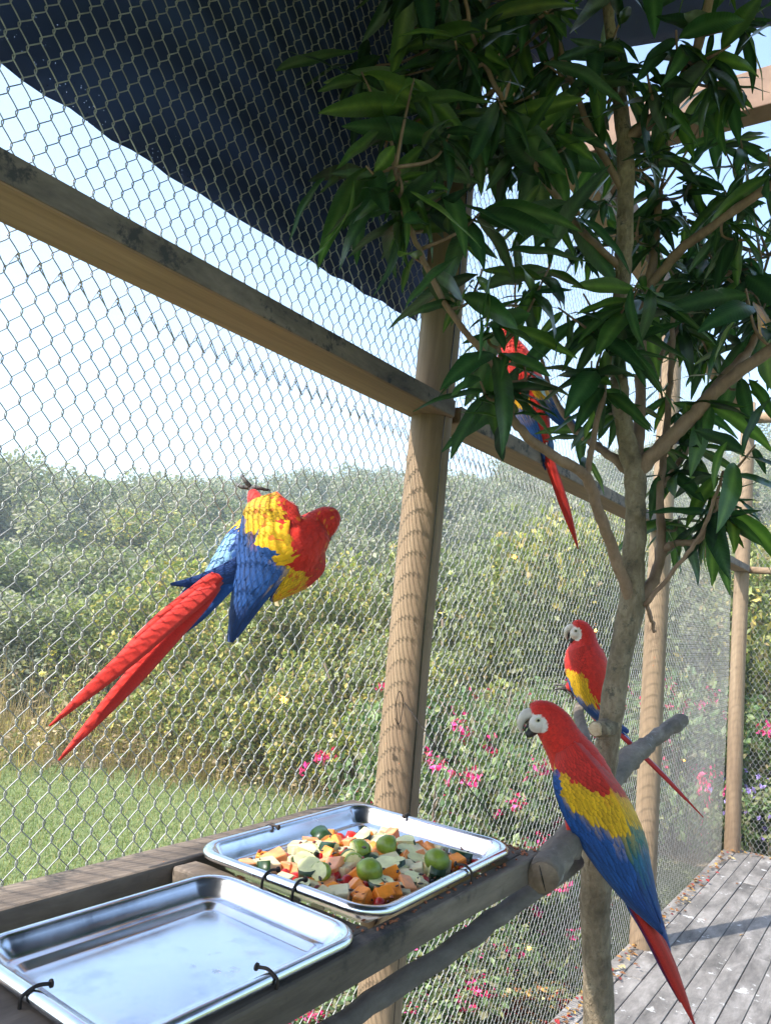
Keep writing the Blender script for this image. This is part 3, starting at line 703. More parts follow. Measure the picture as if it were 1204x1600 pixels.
    tp = up[12:]; mb = MB(); mb.tube(tp + hf*.0006, np.linspace(.0052, .0012, len(tp)), 8); obj('dark_tip', mb, M['beak_dark'], ub)
    for sg in (1, -1):
        mb = MB(); mb.tube(crom([H(-.010, -.004)+hl*sg*.0128, H(.002, -.008)+hl*sg*.0125, H(.010, -.015)+hl*sg*.0095, H(.013, -.024)+hl*sg*.006], 10), np.linspace(.0035, .0022, 10), 7); obj('dark_edge', mb, M['beak_dark'], ub)
    lo = crom([H(-.020, -.012), H(-.012, -.024), H(.0, -.034), H(.009, -.037)], 12); e = np.linspace(0, 1, 12)
    loftb(lo, .0140*(1-e*.5), .0160*(1-e*.6), M['beak_dark'], 'lower_beak')
    # bare white face, eyes
    for sg in (1, -1):
        ep = head_c + hf*.017 + hu*.005 + hl*sg*spec.get('hw', .0285); mb = MB()
        n_ = 20; V = [ep + hl*sg*.0015]; rr = []
        for i in range(n_):
            a = 2*PI*i/n_; V.append(ep + (hf*math.cos(a)*.0062 + hu*math.sin(a)*.0056) - hl*sg*.001)
        mb.add(V, [(0, 1+i, 1+(i+1) % n_) if sg > 0 else (0, 1+(i+1) % n_, 1+i) for i in range(n_)]); eo = obj('eye', mb, M['iris'], root)
        mb = MB(); V = [ep + hl*sg*.0026] + [ep + (hf*math.cos(2*PI*i/12) + hu*math.sin(2*PI*i/12))*.0032 + hl*sg*.0013 for i in range(12)]
        mb.add(V, [(0, 1+i, 1+(i+1) % 12) if sg > 0 else (0, 1+(i+1) % 12, 1+i) for i in range(12)]); obj('pupil', mb, M['pupil'], eo)
        fp = MB(); V = []; 
        for r_ in range(5):
            for i in range(18):
                a = 2*PI*i/18; q = r_/4; V.append(head_c + hf*(.0165+math.cos(a)*.0195*q) + hu*(-.007+math.sin(a)*.0225*q) + hl*sg*(spec.get('hw', .0285)-.0005-.009*q*q*(1.0 if math.cos(a) > 0 else .5) - .006*q*q*max(0, -math.sin(a))))
        fp.add(V, [(r_*18+i, r_*18+(i+1) % 18, r_*18+18+(i+1) % 18, r_*18+18+i) for r_ in range(4) for i in range(18)]); obj('face_patch', fp, M['skin'], root)
    # legs and feet
    for lg in spec['legs']:
        th, an = pt(lg[0]), np.asarray(lg[1]) if len(lg[1]) == 3 and lg[2] == 'w' else pt(lg[1]); g = np.asarray(lg[3]); g = g/np.linalg.norm(g); perp = np.cross(g, hu); perp /= np.linalg.norm(perp); dn = np.asarray(lg[4]); dn = dn/np.linalg.norm(dn); side_ = np.cross(g, dn)
        mb = MB(); mb.tube(crom([th, th*.45+an*.55, an-(an-th)*.22], 9), np.linspace(.022, .010, 9), 12, np.array(RED)*.9); obj('thigh', mb, M['feather'], root)
        mb = MB(); mb.tube([th*.4+an*.6, an], [.0065, .006], 9)
        for k_, (sd_, fw_) in enumerate(((-.35, 1), (.35, 1), (-.4, -1), (.4, -1))):
            b0 = an; b1 = an + g*fw_*.016 + side_*sd_*.022 - dn*.004; b2 = an + g*fw_*.030 + side_*sd_*.03 + dn*.004; b3 = an + g*fw_*.036 + side_*sd_*.032 + dn*.018
            pts = crom([b0, b1, b2, b3], 10); mb.tube(pts, np.linspace(.0058, .0022, 10), 7)
        obj('foot', mb, M['claw'], root)
    return root

def wcol(red, yel, edge=.86, green=.3, e0=.2):
    """wing pattern: red lesser coverts, a yellow band, then blue; the lower edge is blue"""
    def fcol(t, w):
        r_, y_ = red(w), yel(w)
        if w > edge and t > e0: return BLU
        if t < r_: return RED
        if t < y_: return YEL
        if t < y_+.10 and w < green: return GRN
        if t > .72: return DBL*(1.1)*.6+BLU*.4
        return BLU if w > green else BLU*.6+GRN*.4
    return fcol
# bird on the near perch, seen from behind its left shoulder
DB = (.62, .36, .68)
macaw('scarlet macaw perched on the sawn log beside the fruit tray, red tail hanging down', dict(depth=1.70, feet=(895, 1318, 0), head=(846, 1120, 0), hf=(-1, -.10, .10), hu=(-.05, 1, .1), beak=.030,
  spine=[(993, 1405, .0, .018, .016, DB), (972, 1352, .0, .034, .030, DB), (950, 1300, .0, .048, .046, DB), (926, 1245, .0, .056, .058, DB), (902, 1196, .0, .053, .055, DB), (880, 1160, .0, .040, .044, (.45, .6, .5)), (864, 1133, .0, .035, .040, (.25, .9, .3)), (846, 1119, .0, .030, .034, (.0, 1, .1)), (827, 1121, .0, .022, .026, (0, 1, .1))],
  wings=[dict(inner=[(897, 1160, .046), (948, 1226, .068), (984, 1303, .054), (1006, 1380, .034), (1035, 1454, .018)], outer=[(868, 1176, .028), (866, 1232, .050), (896, 1302, .050), (962, 1394, .035), (1033, 1460, .016)], n=(-.25, -.15, 1), bulge=.012,
              col=wcol(lambda w: .28-.20*w**1.5+random.uniform(-.02, .02), lambda w: .49-.30*max(0, w-.3)+random.uniform(-.02, .02), .88, .18, .12)),
         dict(inner=[(897, 1160, .046), (948, 1226, .068), (984, 1303, .054), (1006, 1380, .034), (1035, 1454, .018)], outer=[(922, 1178, -.02), (972, 1240, -.03), (1003, 1305, -.03), (1012, 1358, -.02), (1026, 1440, -.01)], n=(.8, .4, .35), bulge=.010, col=wcol(lambda w: .30, lambda w: .46, .95, .9))],
  tail=[((984, 1392, .012), (1087, 1606, .0), .0165, RED*.8, RED*.75, None), ((978, 1396, .006), (1062, 1566, -.006), .0150, DRED, RED*.7, (-1, DBL)), ((990, 1390, .004), (1080, 1590, -.01), .0150, DRED, RED*.7, None), ((975, 1398, .0), (1040, 1520, -.012), .013, BLU, DBL, None), ((996, 1388, -.004), (1050, 1500, -.015), .013, BLU, DBL, None)],
  tail_n=(.5, .25, .85), legs=[((897, 1276, .028), (893, 1309, .03), 'p', cv(-.8, .3, .5), (0, 0, -1)), ((915, 1280, -.05), (902, 1306, -.05), 'p', cv(.3, .3, -.6), (0, 0, -1))]))
# bird on the hidden side limb beyond the trunk, seen from behind
DB = (.05, .25, .95)
macaw('smaller looking scarlet macaw perched behind the tree trunk, back turned and head in profile', dict(depth=2.58, feet=(905, 1096, 0), head=(905, 984, 0), hf=(-1, -.10, -.10), hu=(-.05, 1, .1), beak=.027,
  spine=[(942, 1128, .0, .020, .018, DB), (932, 1100, .0, .042, .040, DB), (922, 1072, .0, .060, .055, DB), (915, 1044, .0, .068, .060, DB), (913, 1020, .0, .060, .055, DB), (913, 1003, .0, .040, .042, (.1, .5, .9)), (911, 992, .0, .034, .036, (.1, .9, .4)), (904, 984, .0, .030, .033, (0, 1, .1)), (894, 985, .0, .022, .026, (0, 1, .1))],
  wings=[dict(inner=[(913, 1008, .048), (918, 1048, .058), (926, 1086, .050), (940, 1116, .033), (977, 1147, .014)], outer=[(886, 1018, .005), (884, 1050, .015), (894, 1082, .018), (918, 1114, .012), (966, 1152, .005)], n=(-.55, 0, .85), bulge=.012, col=wcol(lambda w: .30-.10*w+random.uniform(-.02, .02), lambda w: .66-.18*w+random.uniform(-.02, .02), .88, .0, .3)),
         dict(inner=[(913, 1008, .048), (918, 1048, .058), (926, 1086, .050), (940, 1116, .033), (977, 1147, .014)], outer=[(941, 1014, .0), (950, 1046, .0), (946, 1084, .005), (950, 1112, .005), (980, 1140, .0)], n=(.6, .1, .8), bulge=.012, col=wcol(lambda w: .30-.1*w, lambda w: .64-.1*w, .88, .0, .3))],
  tail=[((940, 1120, .012), (1098, 1277, .05), .011, RED, RED*.8, (1, LBL)), ((938, 1122, .006), (1070, 1250, .03), .010, DRED, RED*.7, None), ((945, 1124, .0), (1000, 1180, .01), .012, BLU, LBL*.6, None)],
  tail_n=(.5, .6, .6), legs=[((896, 1068, .0), (884, 1079, -.01), 'p', cv(-.8, .5, 0), cv(-.4, -.6, -.4)), ((915, 1075, -.04), (908, 1094, -.02), 'p', cv(0, .2, -1), (0, 0, -1))]))
# bird half hidden by leaves, standing on the rail
DB = (-.25, .35, .85)
macaw('scarlet macaw half hidden by mango leaves on the fence rail', dict(depth=2.74, feet=(832, 688, 0), head=(786, 527, 0), hf=(-.7, -.1, -.7), hu=(0, 1, .1),
  spine=[(850, 706, .0, .020, .018, DB), (842, 672, .0, .038, .036, DB), (830, 636, .0, .056, .052, DB), (815, 596, .0, .064, .058, DB), (803, 562, .0, .058, .054, DB), (795, 541, .0, .041, .042, DB), (790, 530, .0, .034, .036, (0, .9, .4)), (785, 525, .0, .030, .033, (0, 1, .1)), (776, 526, -.01, .022, .026, (0, 1, .1))],
  wings=[dict(inner=[(797, 545, .055), (815, 592, .063), (832, 640, .052), (845, 680, .035), (852, 722, .02)], outer=[(775, 560, .0), (783, 605, .01), (802, 650, .015), (828, 690, .012), (848, 724, .005)], n=(-.55, 0, .85), bulge=.012, col=wcol(lambda w: .34, lambda w: .46, .84, .0, .25)),
         dict(inner=[(800, 545, .055), (820, 592, .063), (842, 630, .052), (868, 660, .04), (912, 688, .03)], outer=[(828, 553, .0), (848, 592, .01), (866, 622, .02), (890, 650, .03), (914, 682, .03)], n=(.5, .1, .85), bulge=.012, col=wcol(lambda w: .34, lambda w: .46, .84, .0, .25))],
  tail=[((848, 690, .01), (903, 858, .03), .016, RED*.85, RED*.85, None), ((845, 692, .004), (893, 835, .02), .014, DRED, RED*.75, None), ((840, 690, .0), (852, 735, .0), .014, BLU, DBL, None), ((852, 672, .012), (862, 715, .014), .014, LBL*.6, BLU, None)],
  tail_n=(.1, .1, 1), legs=[((828, 664, .0), (832, 684, .0), 'p', cv(0, .2, -1), (0, 0, -1)), ((842, 664, -.02), (846, 690, -.0), 'p', cv(0, .2, -1), (0, 0, -1))]))
# bird clinging to the wire
DB = (-.2, .35, .9)
def b1p(p):
    x, y = topx(p); x += random.uniform(-3, 3); y += random.uniform(-3, 3)
    if x > np.interp(y, (760, 767, 795, 822, 853, 892, 930), (428, 431, 442, 457, 468, 477, 482)): return RED if random.random() > .06 else ORG
    if x < 452 and y > np.interp(x, (375, 380, 389, 400, 418, 426, 440, 452), (780, 800, 826, 829, 832, 855, 864, 872)) and x < np.interp(y, (830, 872, 930), (460, 452, 430)): return BLU*.8 if y < 935 else DBL*.6+BLU*.3
    return YEL if random.random() > .12 else ORG
def b1col(p, s, ph):
    x, y = topx(p)
    if x < 378: return LBL if x > 342 else LBL*.7
    return b1p(p)
macaw('scarlet macaw clinging to the wire fence with drooped wings and long red tail', dict(depth=1.65, feet=(390, 755, 0), head=(511, 815, 0), hf=(.12, -.05, -1), hu=(.05, 1, .2), col=b1col, hw=.026, beak=.020,
  spine=[(330, 905, .06, .018, .018, DB), (358, 878, .03, .034, .030, DB), (392, 852, .0, .058, .050, DB), (428, 845, .01, .086, .064, DB), (460, 848, .01, .080, .066, DB), (483, 836, .008, .050, .052, DB), (498, 822, .0, .034, .038, DB), (512, 814, -.005, .0295, .031, (-.1, 1, .4)), (522, 812, -.020, .022, .025, (0, 1, .2))],
  wings=[dict(inner=[(462, 790, .040), (472, 834, .058), (452, 890, .070), (410, 945, .076), (366, 1004, .072)], outer=[(432, 768, .030), (386, 792, .042), (371, 872, .058), (362, 938, .064), (356, 1002, .064)], n=(-.35, .1, .95), bulge=.012, colp=b1p),
         dict(inner=[(420, 842, .035), (392, 856, .045), (352, 880, .065), (312, 898, .085), (268, 911, .11)], outer=[(424, 890, .045), (392, 898, .05), (354, 914, .07), (314, 919, .09), (268, 915, .11)], n=(-.2, .1, 1), bulge=.006, col=lambda t, w: DBL*.7+BLU*.3 if t > .3 else BLU),
         dict(inner=[(490, 836, .050), (464, 860, .064), (446, 890, .068), (432, 915, .066), (420, 936, .062)], outer=[(508, 862, .01), (505, 892, .01), (478, 918, .03), (450, 931, .046), (428, 940, .055)], n=(.2, -.35, .9), bulge=.010, colp=b1p)],
  tail=[((345, 905, .075), (78, 1134, .50), .0165, RED, RED*1.05, None), ((340, 915, .08), (92, 1188, .50), .0165, RED, RED, None), ((372, 896, .05), (268, 1002, .15), .017, BLU, DBL, None), ((356, 882, .05), (268, 948, .12), .014, LBL*.6, DBL, None), ((352, 890, .06), (180, 1030, .30), .016, RED, RED*.9, None)],
  tail_n=(.2, .3, .9), curve=.6, legs=[((404, 795, -.01), (392, 762, -.055), 'p', cv(-.7, .4, 0), cv(.1, .1, -1)), ((436, 830, -.04), (432, 815, -.12), 'p', cv(-.7, .4, 0), cv(.1, .1, -1))]))

# ================================================================== MANGO TREE
TD = 1.90
def px_path(q): return [at(a[0], a[1], a[2]) for a in q]
tree_base = at(936, 1590, 1.88); tree_base = np.array([tree_base[0], tree_base[1], 0.0])
tree = thing('mango_tree', tree_base, 'young mango tree with long glossy leaves growing up through the deck', 'tree')
LIMBS = [('trunk', [(935, 1590, 1.88, .0375), (929, 1400, 1.88, .0355), (934, 1270, 1.88, .033), (950, 1147, 1.88, .0295), (966, 1040, 1.89, .0275), (985, 948, 1.90, .031), (990, 860, 1.90, .026), (992, 770, 1.90, .0255), (990, 735, 1.90, .027), (977, 680, 1.90, .0225), (967, 610, 1.90, .021), (965, 540, 1.90, .021), (971, 440, 1.91, .020), (976, 330, 1.92, .021), (976, 225, 1.93, .021), (963, 130, 1.94, .016), (950, 20, 1.95, .013), (945, -90, 1.96, .010)]),
 ('branch', [(993, 740, 1.91, .015), (1000, 640, 1.96, .014), (1000, 560, 2.0, .013), (1005, 480, 2.02, .013), (1020, 400, 2.05, .012), (1030, 300, 2.1, .010)]),
 ('branch', [(994, 738, 1.90, .020), (1040, 690, 1.87, .018), (1085, 645, 1.84, .017), (1130, 600, 1.80, .015), (1204, 545, 1.76, .014), (1300, 470, 1.7, .011)]),
 ('branch', [(1082, 648, 1.84, .013), (1130, 590, 1.88, .012), (1170, 545, 1.93, .010), (1190, 500, 1.97, .007)]),
 ('branch', [(984, 938, 1.89, .015), (960, 870, 1.86, .014), (935, 800, 1.82, .013), (914, 745, 1.80, .013), (868, 714, 1.78, .012), (822, 682, 1.76, .011), (792, 640, 1.74, .009), (772, 575, 1.72, .008), (705, 490, 1.66, .007), (655, 390, 1.62, .006), (624, 315, 1.60, .005), (618, 262, 1.60, .004)]),
 ('branch', [(916, 748, 1.80, .008), (926, 690, 1.80, .007), (946, 590, 1.82, .006), (955, 540, 1.83, .005)]),
 ('branch', [(800, 655, 1.75, .007), (795, 600, 1.74, .006), (778, 545, 1.73, .005)]),
 ('branch', [(988, 742, 1.92, .013), (955, 714, 1.97, .012), (925, 692, 2.03, .011), (896, 670, 2.08, .009), (860, 610, 2.15, .007), (845, 560, 2.2, .005)]),
 ('branch', [(994, 945, 1.90, .016), (1022, 902, 1.92, .014), (1032, 855, 1.94, .013), (1030, 790, 1.95, .010), (1037, 700, 1.97, .009), (1046, 600, 2.0, .008), (1050, 480, 2.05, .006)]),
 ('branch', [(1034, 760, 1.96, .008), (1062, 718, 1.99, .007), (1085, 690, 2.02, .005)]),
 ('branch', [(1032, 868, 1.94, .010), (1050, 850, 1.92, .009), (1090, 845, 1.9, .007), (1112, 815, 1.88, .006), (1120, 778, 1.87, .005)]),
 ('branch', [(1006, 946, 1.88, .006), (1050, 895, 1.85, .005), (1092, 838, 1.83, .005), (1115, 782, 1.82, .004), (1128, 738, 1.82, .003)]),
 ('branch', [(1010, 945, 1.89, .005), (1016, 965, 1.88, .005), (1022, 988, 1.88, .004)]),
 ('branch', [(978, 218, 1.93, .016), (1010, 195, 1.90, .015), (1050, 150, 1.87, .014), (1090, 70, 1.83, .012), (1112, -20, 1.8, .010), (1130, -120, 1.78, .008)]),
 ('branch', [(1012, 450, 2.03, .012), (1060, 392, 1.98, .013), (1110, 355, 1.93, .012), (1204, 290, 1.86, .011), (1290, 235, 1.8, .009)]),
 ('branch', [(968, 420, 1.91, .009), (900, 350, 1.88, .008), (830, 250, 1.84, .007), (780, 150, 1.8, .006), (740, 60, 1.78, .005), (720, -40, 1.76, .004)]),
 ('branch', [(972, 300, 1.92, .009), (920, 200, 1.92, .008), (880, 90, 1.94, .007), (850, -30, 1.95, .005)]),
 ('branch', [(1030, 560, 2.0, .006), (1090, 470, 2.15, .006), (1150, 420, 2.25, .005), (1200, 400, 2.35, .004)])]
LP = []
for nm, q in LIMBS:
    n = len(q)*6; P = crom([at(a[0], a[1], a[2]) for a in q], n); R = np.interp(np.linspace(0, len(q)-1, n), range(len(q)), [a[3] for a in q])
    if nm == 'trunk':
        down = np.array([[tree_base[0], tree_base[1], z] for z in (-.5, -.2, 0)]) ; down[:, 0] += (P[0][0]-tree_base[0]); P = np.vstack([down, P]); R = np.concatenate([[.044, .042, .040], R])
        P[:, :2] += rng.normal(0, .0012, (len(P), 2)); R = R*(1+.04*np.sin(np.arange(len(P))*.8)+rng.normal(0, .012, len(P)))
    else: P[1:-1] += rng.normal(0, .0012, (len(P)-2, 3)); R = R*(1+.08*(np.arange(len(P)) % 6 == 0))
    mb = MB(); mb.tube(P, R, 20 if nm == 'trunk' else 10, wob=.03); obj(nm, mb, M['bark'] if nm == 'trunk' else M['twig'], tree)
    LP.append(P)
LPA = np.vstack(LP)
# pruned stub with a pale cut face
mb = MB(); sp0 = at(952, 1135, 1.87); sp1 = at(930, 1140, 1.825); mb.tube([sp0, sp0*.4+sp1*.6, sp1], [.024, .020, .019], 12, wob=.08); stub = obj('pruned_stub', mb, M['bark'], tree)
M['fresh_cut'] = rough_mat('fresh_cut', [(.3, (.50, .38, .24)), (.6, (.66, .53, .36)), (.8, (.74, .64, .48))], 40, (1, 1, 1), .8, .8, .006, None, 90)
d_ = (sp1-sp0)/np.linalg.norm(sp1-sp0); mb = MB(); mb.tube([sp1-d_*.001, sp1+d_*.003, sp1+d_*.004], [.0175, .0165, .012], 12, wob=.12); obj('cut_face', mb, M['fresh_cut'], stub)

def leaf_proto(i, mat):
    L = 1.0; n = 10; mb = MB(); V = []; C = []; curl = (.25, .45, .15, .6, .35, .08)[i % 6]; fold = (.22, .12, .30, .18, .08, .26)[i % 6]; wid = (.125, .14, .112, .13, .148, .12)[i % 6]; tw = (.2, -.3, .4, -.15, 0, .3)[i % 6]
    for k in range(n+1):
        a = k/n; w = wid*(math.sin(PI*min(1, a**.85))**.75)*(1-.12*a) if 0 < a < 1 else .006
        x = a*L; z = -curl*a*a*.9; r = tw*a; wave = .012*math.sin(a*14+i)
        for b in (-1, -.5, 0, .5, 1):
            y = b*w; zz = z + abs(b)*w*fold + wave*abs(b) + (.006 if b == 0 else 0)
            V.append((x, y*math.cos(r)-0*math.sin(r), zz + y*math.sin(r)))
            C.append((2.4, 1.9, 1.9) if b == 0 else ((1, 1, 1) if abs(b) == .5 else (.9, .92, .9)))
    f = [(k*5+j, k*5+j+1, k*5+6+j, k*5+5+j) for k in range(n) for j in range(4)]
    mb.add(V, f, np.array(C)); me, _ = mesh_from('leaf', mb, mat, True, (0, 0, 0)); return me, np.array(V), f, np.array(C)
PROTO = [leaf_proto(i, M['mango_leaf']) for i in range(6)]; PYEL = [leaf_proto(i, M['yellow_leaf']) for i in range(2)]
# twig ends: pixel, depth, leaves
CL = [(560, 268, 1.60, 9), (618, 262, 1.58, 8), (690, 300, 1.62, 8), (650, 395, 1.62, 4), (700, 190, 1.66, 9), (640, 130, 1.68, 8), (560, 110, 1.72, 7), (700, 60, 1.7, 9), (760, 20, 1.75, 9), (780, 160, 1.78, 9), (760, 340, 1.68, 8),
 (745, 430, 1.7, 8), (760, 490, 1.72, 6), (720, 560, 1.72, 6), (790, 610, 1.74, 5), (845, 585, 1.78, 7), (806, 566, 1.74, 4), (740, 600, 1.74, 6), (850, 400, 1.8, 10), (900, 470, 1.8, 8), (860, 480, 1.85, 7), (930, 560, 1.82, 9), (950, 540, 1.82, 8), (985, 440, 1.78, 9), (1015, 440, 1.78, 8),
 (930, 610, 1.95, 6), (905, 660, 2.1, 4), (1000, 330, 2.0, 8), (880, 300, 1.85, 9), (830, 230, 1.84, 9), (900, 180, 1.85, 9), (860, 90, 1.9, 9), (930, 80, 1.8, 9), (960, 20, 1.9, 8), (800, -10, 1.85, 8), (1010, 90, 1.8, 9), (1050, 40, 1.75, 9), (1090, 130, 1.8, 8), (1130, 60, 1.75, 9), (1180, 30, 1.7, 8), (1150, 150, 1.9, 8), (1050, 240, 1.95, 10), (1000, 260, 2.1, 8), (1090, 260, 2.05, 10), (1140, 300, 2.0, 10), (1190, 250, 1.9, 9), (1060, 330, 2.1, 10), (1110, 400, 2.1, 10), (1170, 380, 2.0, 10), (1200, 460, 1.95, 9), (1080, 460, 2.15, 10), (1130, 480, 2.2, 10), (1040, 400, 2.2, 9), (1060, 520, 2.15, 9), (1150, 560, 2.1, 8), (1110, 560, 2.25, 8), (1040, 590, 2.0, 8), (1180, 600, 1.85, 6),
 (1085, 690, 2.02, 10), (1060, 740, 2.05, 9), (1100, 760, 2.0, 9), (1050, 660, 1.98, 8), (1128, 738, 1.84, 8), (1120, 640, 1.82, 5), (1118, 790, 1.88, 4), (1160, 780, 1.86, 4), (1050, 800, 2.05, 5), (1190, 690, 1.75, 4), (1204, 340, 2.3, 8), (1030, 160, 2.2, 9), (950, 240, 2.3, 9), (890, 380, 2.25, 9), (950, 380, 2.3, 9), (1010, 520, 2.3, 7), (760, 250, 2.0, 8), (850, 20, 2.2, 9), (720, 130, 1.95, 8), (1160, 220, 2.3, 9), (1090, 350, 2.5, 9), (1190, 530, 2.3, 9), (970, 150, 2.2, 8), (700, 0, 2.0, 8), (640, 40, 1.9, 7), (1100, 200, 2.4, 8), (1040, 470, 2.45, 8), (930, 320, 2.5, 8), (800, 400, 2.1, 8), (840, 330, 2.1, 8),
 (600, -30, 1.8, 9), (680, -60, 1.85, 9), (780, -70, 1.9, 9), (900, -60, 1.9, 9), (1000, -70, 1.85, 9), (1100, -80, 1.8, 9), (1180, -60, 1.9, 9), (620, 190, 1.8, 8), (680, 120, 2.0, 8), (740, 200, 2.1, 8), (690, 230, 1.9, 8), (800, 90, 2.1, 8), (1160, 440, 1.7, 7), (1130, 130, 2.2, 9)]
leaves = []
for (x, y, d, n) in CL:
    for sub in range(2 if ((y < 300 and x < 960) or (x > 1000 and 280 < y < 540)) else 1):
        c = at(x+random.uniform(-12, 12), y+random.uniform(-12, 12), d + random.uniform(-.05, .05) + sub*.22)
        i = np.argmin(np.linalg.norm(LPA - (c - np.array([0, 0, .05])), axis=1)); b = LPA[i]
        if np.linalg.norm(c-b) > .03:
            mid = (b+c)/2 + np.array([random.uniform(-.03, .03), random.uniform(-.03, .03), -.02]); mb = MB(); mb.tube(crom([b, mid, c], 10), np.linspace(.0045, .0022, 10), 6); obj('twig', mb, M['twig'], tree)
        td = c-b; td = td/(np.linalg.norm(td)+1e-6)
        for k in range(n + random.randint(0, 3) + (3 if d > 1.9 else 0)):
            a = 2*PI*k/n*1.618 + random.uniform(-.4, .4)
            dirn = np.array([math.cos(a), math.sin(a), random.uniform(-1.35, .15)]) + td*.3; dirn /= np.linalg.norm(dirn)
            L = random.choice([random.uniform(.07, .14), random.uniform(.12, .22), random.uniform(.14, .22)])*(.97 if d < 1.9 else .74); st = c - td*random.uniform(0, .11)
            leaves.append((st, dirn, L, random.uniform(-.9, .9)))
# a few leaves the photograph shows singly: root pixel, tip pixel, depth
for (x0, y0, x1, y1, d) in [(552, 282, 550, 425, 1.52), (508, 278, 432, 362, 1.52), (715, 402, 622, 470, 1.55), (640, 300, 762, 372, 1.5), (790, 392, 920, 385, 1.6), (848, 100, 985, 110, 1.6), (985, 450, 972, 530, 1.65), (1018, 445, 1014, 532, 1.65), (975, 532, 1072, 640, 1.7), (785, 505, 868, 560, 1.6), (860, 395, 902, 258, 1.7), (1204, 620, 1135, 690, 1.66), (1135, 690, 1095, 740, 1.7), (1150, 765, 1204, 745, 1.8), (1140, 790, 1204, 812, 1.8), (770, 420, 745, 520, 1.6), (745, 470, 760, 560, 1.6), (1204, 40, 1150, 60, 1.6), (600, 200, 520, 260, 1.6), (430, 110, 560, 70, 1.7)]:
    p, q = at(x0, y0, d), at(x1, y1, d-.02); L = np.linalg.norm(q-p); leaves.append((p, (q-p)/L, L, random.uniform(-.3, .3), 1))
def leaf_matrix(p, dirn, L, roll):
    x = np.asarray(dirn); z = np.array([0, 0, 1.0]) - x*x[2]
    if np.linalg.norm(z) < .05: z = cv(.3, .2, 1); z = z - x*(z @ x)
    z /= np.linalg.norm(z); y = np.cross(z, x); c, s = math.cos(roll), math.sin(roll); y, z = y*c+z*s, z*c-y*s
    return np.stack([x*L, y*L, z*L], 1)
def score(l):
    q = l[0] + l[1]*l[2]*.5; x, y = topx(q); dd = (q-CAM) @ FW
    inside = -20 < x < 1224 and -20 < y < 1620
    return (10 if len(l) > 4 else 0) + (l[2]/dd if inside else -1)
leaves.sort(key=score, reverse=True)
rest = MB()
yel_i = {60, 77, 99, 120, 163, 201, 240, 266}
for i, l in enumerate(leaves):
    k = random.randrange(6); A = leaf_matrix(l[0], l[1], l[2], l[3])
    if i < 300:
        me = PYEL[i % 2][0] if i in yel_i and topx(l[0])[0] > 1000 else PROTO[k][0]; o = bpy.data.objects.new('leaf', me); col.objects.link(o); o.parent = tree
        mw = Matrix.Identity(4)
        for r_ in range(3):
            for c_ in range(3): mw[r_][c_] = A[r_, c_]
            mw[r_][3] = l[0][r_] - WLOC[tree.name][r_]
        o.matrix_basis = mw
    else: rest.add(PROTO[k][1] @ A.T + l[0], PROTO[k][2], PROTO[k][3]*np.array(random.choice([(.6, .6, .7), (1, 1, 1), (1, 1, 1), (1.5, 1.3, .9), (2.2, 1.7, .8)])))
ro = obj('foliage', rest, M['mango_leaf'], tree); ro['kind'] = 'stuff'
print('LEAVES', len(leaves))

# ================================================================== VEGETATION OUTSIDE
def leaf_cloud(centres, n, size, cols, shell=.55, squash=1, flat=0):
    """n small folded leaves spread through blobs (x, y, z, r)"""
    cs = np.array(centres, float); w = cs[:, 3]**2; k = rng.choice(len(cs), n, p=w/w.sum())
    d = rng.normal(size=(n, 3)); d /= np.linalg.norm(d, axis=1)[:, None]; r = (shell + (1-shell)*rng.random(n))**.7
    p = cs[k, :3] + d*(cs[k, 3]*r)[:, None]*np.array([1, 1, squash])
    a = rng.normal(size=(n, 3)) + d*.6; a[:, 2] -= .3; a /= np.linalg.norm(a, axis=1)[:, None]
    b = np.cross(a, rng.normal(size=(n, 3)) + [0, 0, flat]); b /= np.linalg.norm(b, axis=1)[:, None]
    c = np.cross(a, b); s = size*(.6+.8*rng.random(n))[:, None]
    v = np.stack([p-a*s*.5, p+b*s*.28+c*s*.08, p+a*s*.5, p-b*s*.28+c*s*.08], 1).reshape(-1, 3)
    f = [(4*i, 4*i+1, 4*i+2, 4*i+3) for i in range(n)]
    C = np.array(cols)[rng.integers(0, len(cols), n)]*(.65+.7*rng.random(n))[:, None]
    return v, f, np.repeat(C, 4, 0)
def blobs(n, r, sx, sy, sz, z0=.5):
    g = lambda q: max(-1.7*q, min(1.7*q, random.gauss(0, q)))
    return [(g(sx), g(sy), z0+random.uniform(-1, 1)*sz, r*random.uniform(.6, 1.25)) for _ in range(n)]
G_Y = [(.22, .26, .085), (.28, .31, .11), (.17, .21, .07), (.35, .35, .14), (.12, .15, .05), (.46, .37, .11), (.18, .20, .09), (.33, .25, .13)]
G_D = [(.14, .175, .085), (.19, .22, .11), (.10, .13, .065), (.24, .26, .14), (.19, .19, .12)]
G_G = [(.22, .24, .16), (.27, .28, .19), (.17, .19, .125), (.31, .30, .21), (.25, .23, .18)]  # far trees: dry-season grey green, lightened further to stand in for haze
G_B = [(.10, .165, .07), (.14, .21, .09), (.075, .12, .05), (.20, .26, .12), (.17, .16, .09), (.25, .27, .13)]
TAN = [(.36, .27, .15), (.28, .20, .11), (.44, .35, .21), (.20, .15, .08)]
def stems(mb, n, h, spread, r, c, lean=.3):
    for i in range(n):
        a = random.random()*6.28; q = random.random()*spread; p0 = np.array([math.cos(a)*q*.25, math.sin(a)*q*.25, -.15]); p1 = np.array([math.cos(a)*q, math.sin(a)*q, h*random.uniform(.5, 1)])
        m_ = (p0+p1)/2 + [random.gauss(0, .06), random.gauss(0, .06), h*.1]; mb.tube(crom([p0, m_, p1], 6), np.linspace(r, r*.35, 6), 5, c)
VM = M['veg']; M['stem'] = rough_mat('shrub_stem', [(.3, (.10, .075, .05)), (.7, (.24, .19, .14))], 12, (1, 1, .3), .85, .4, .004, None, 50)
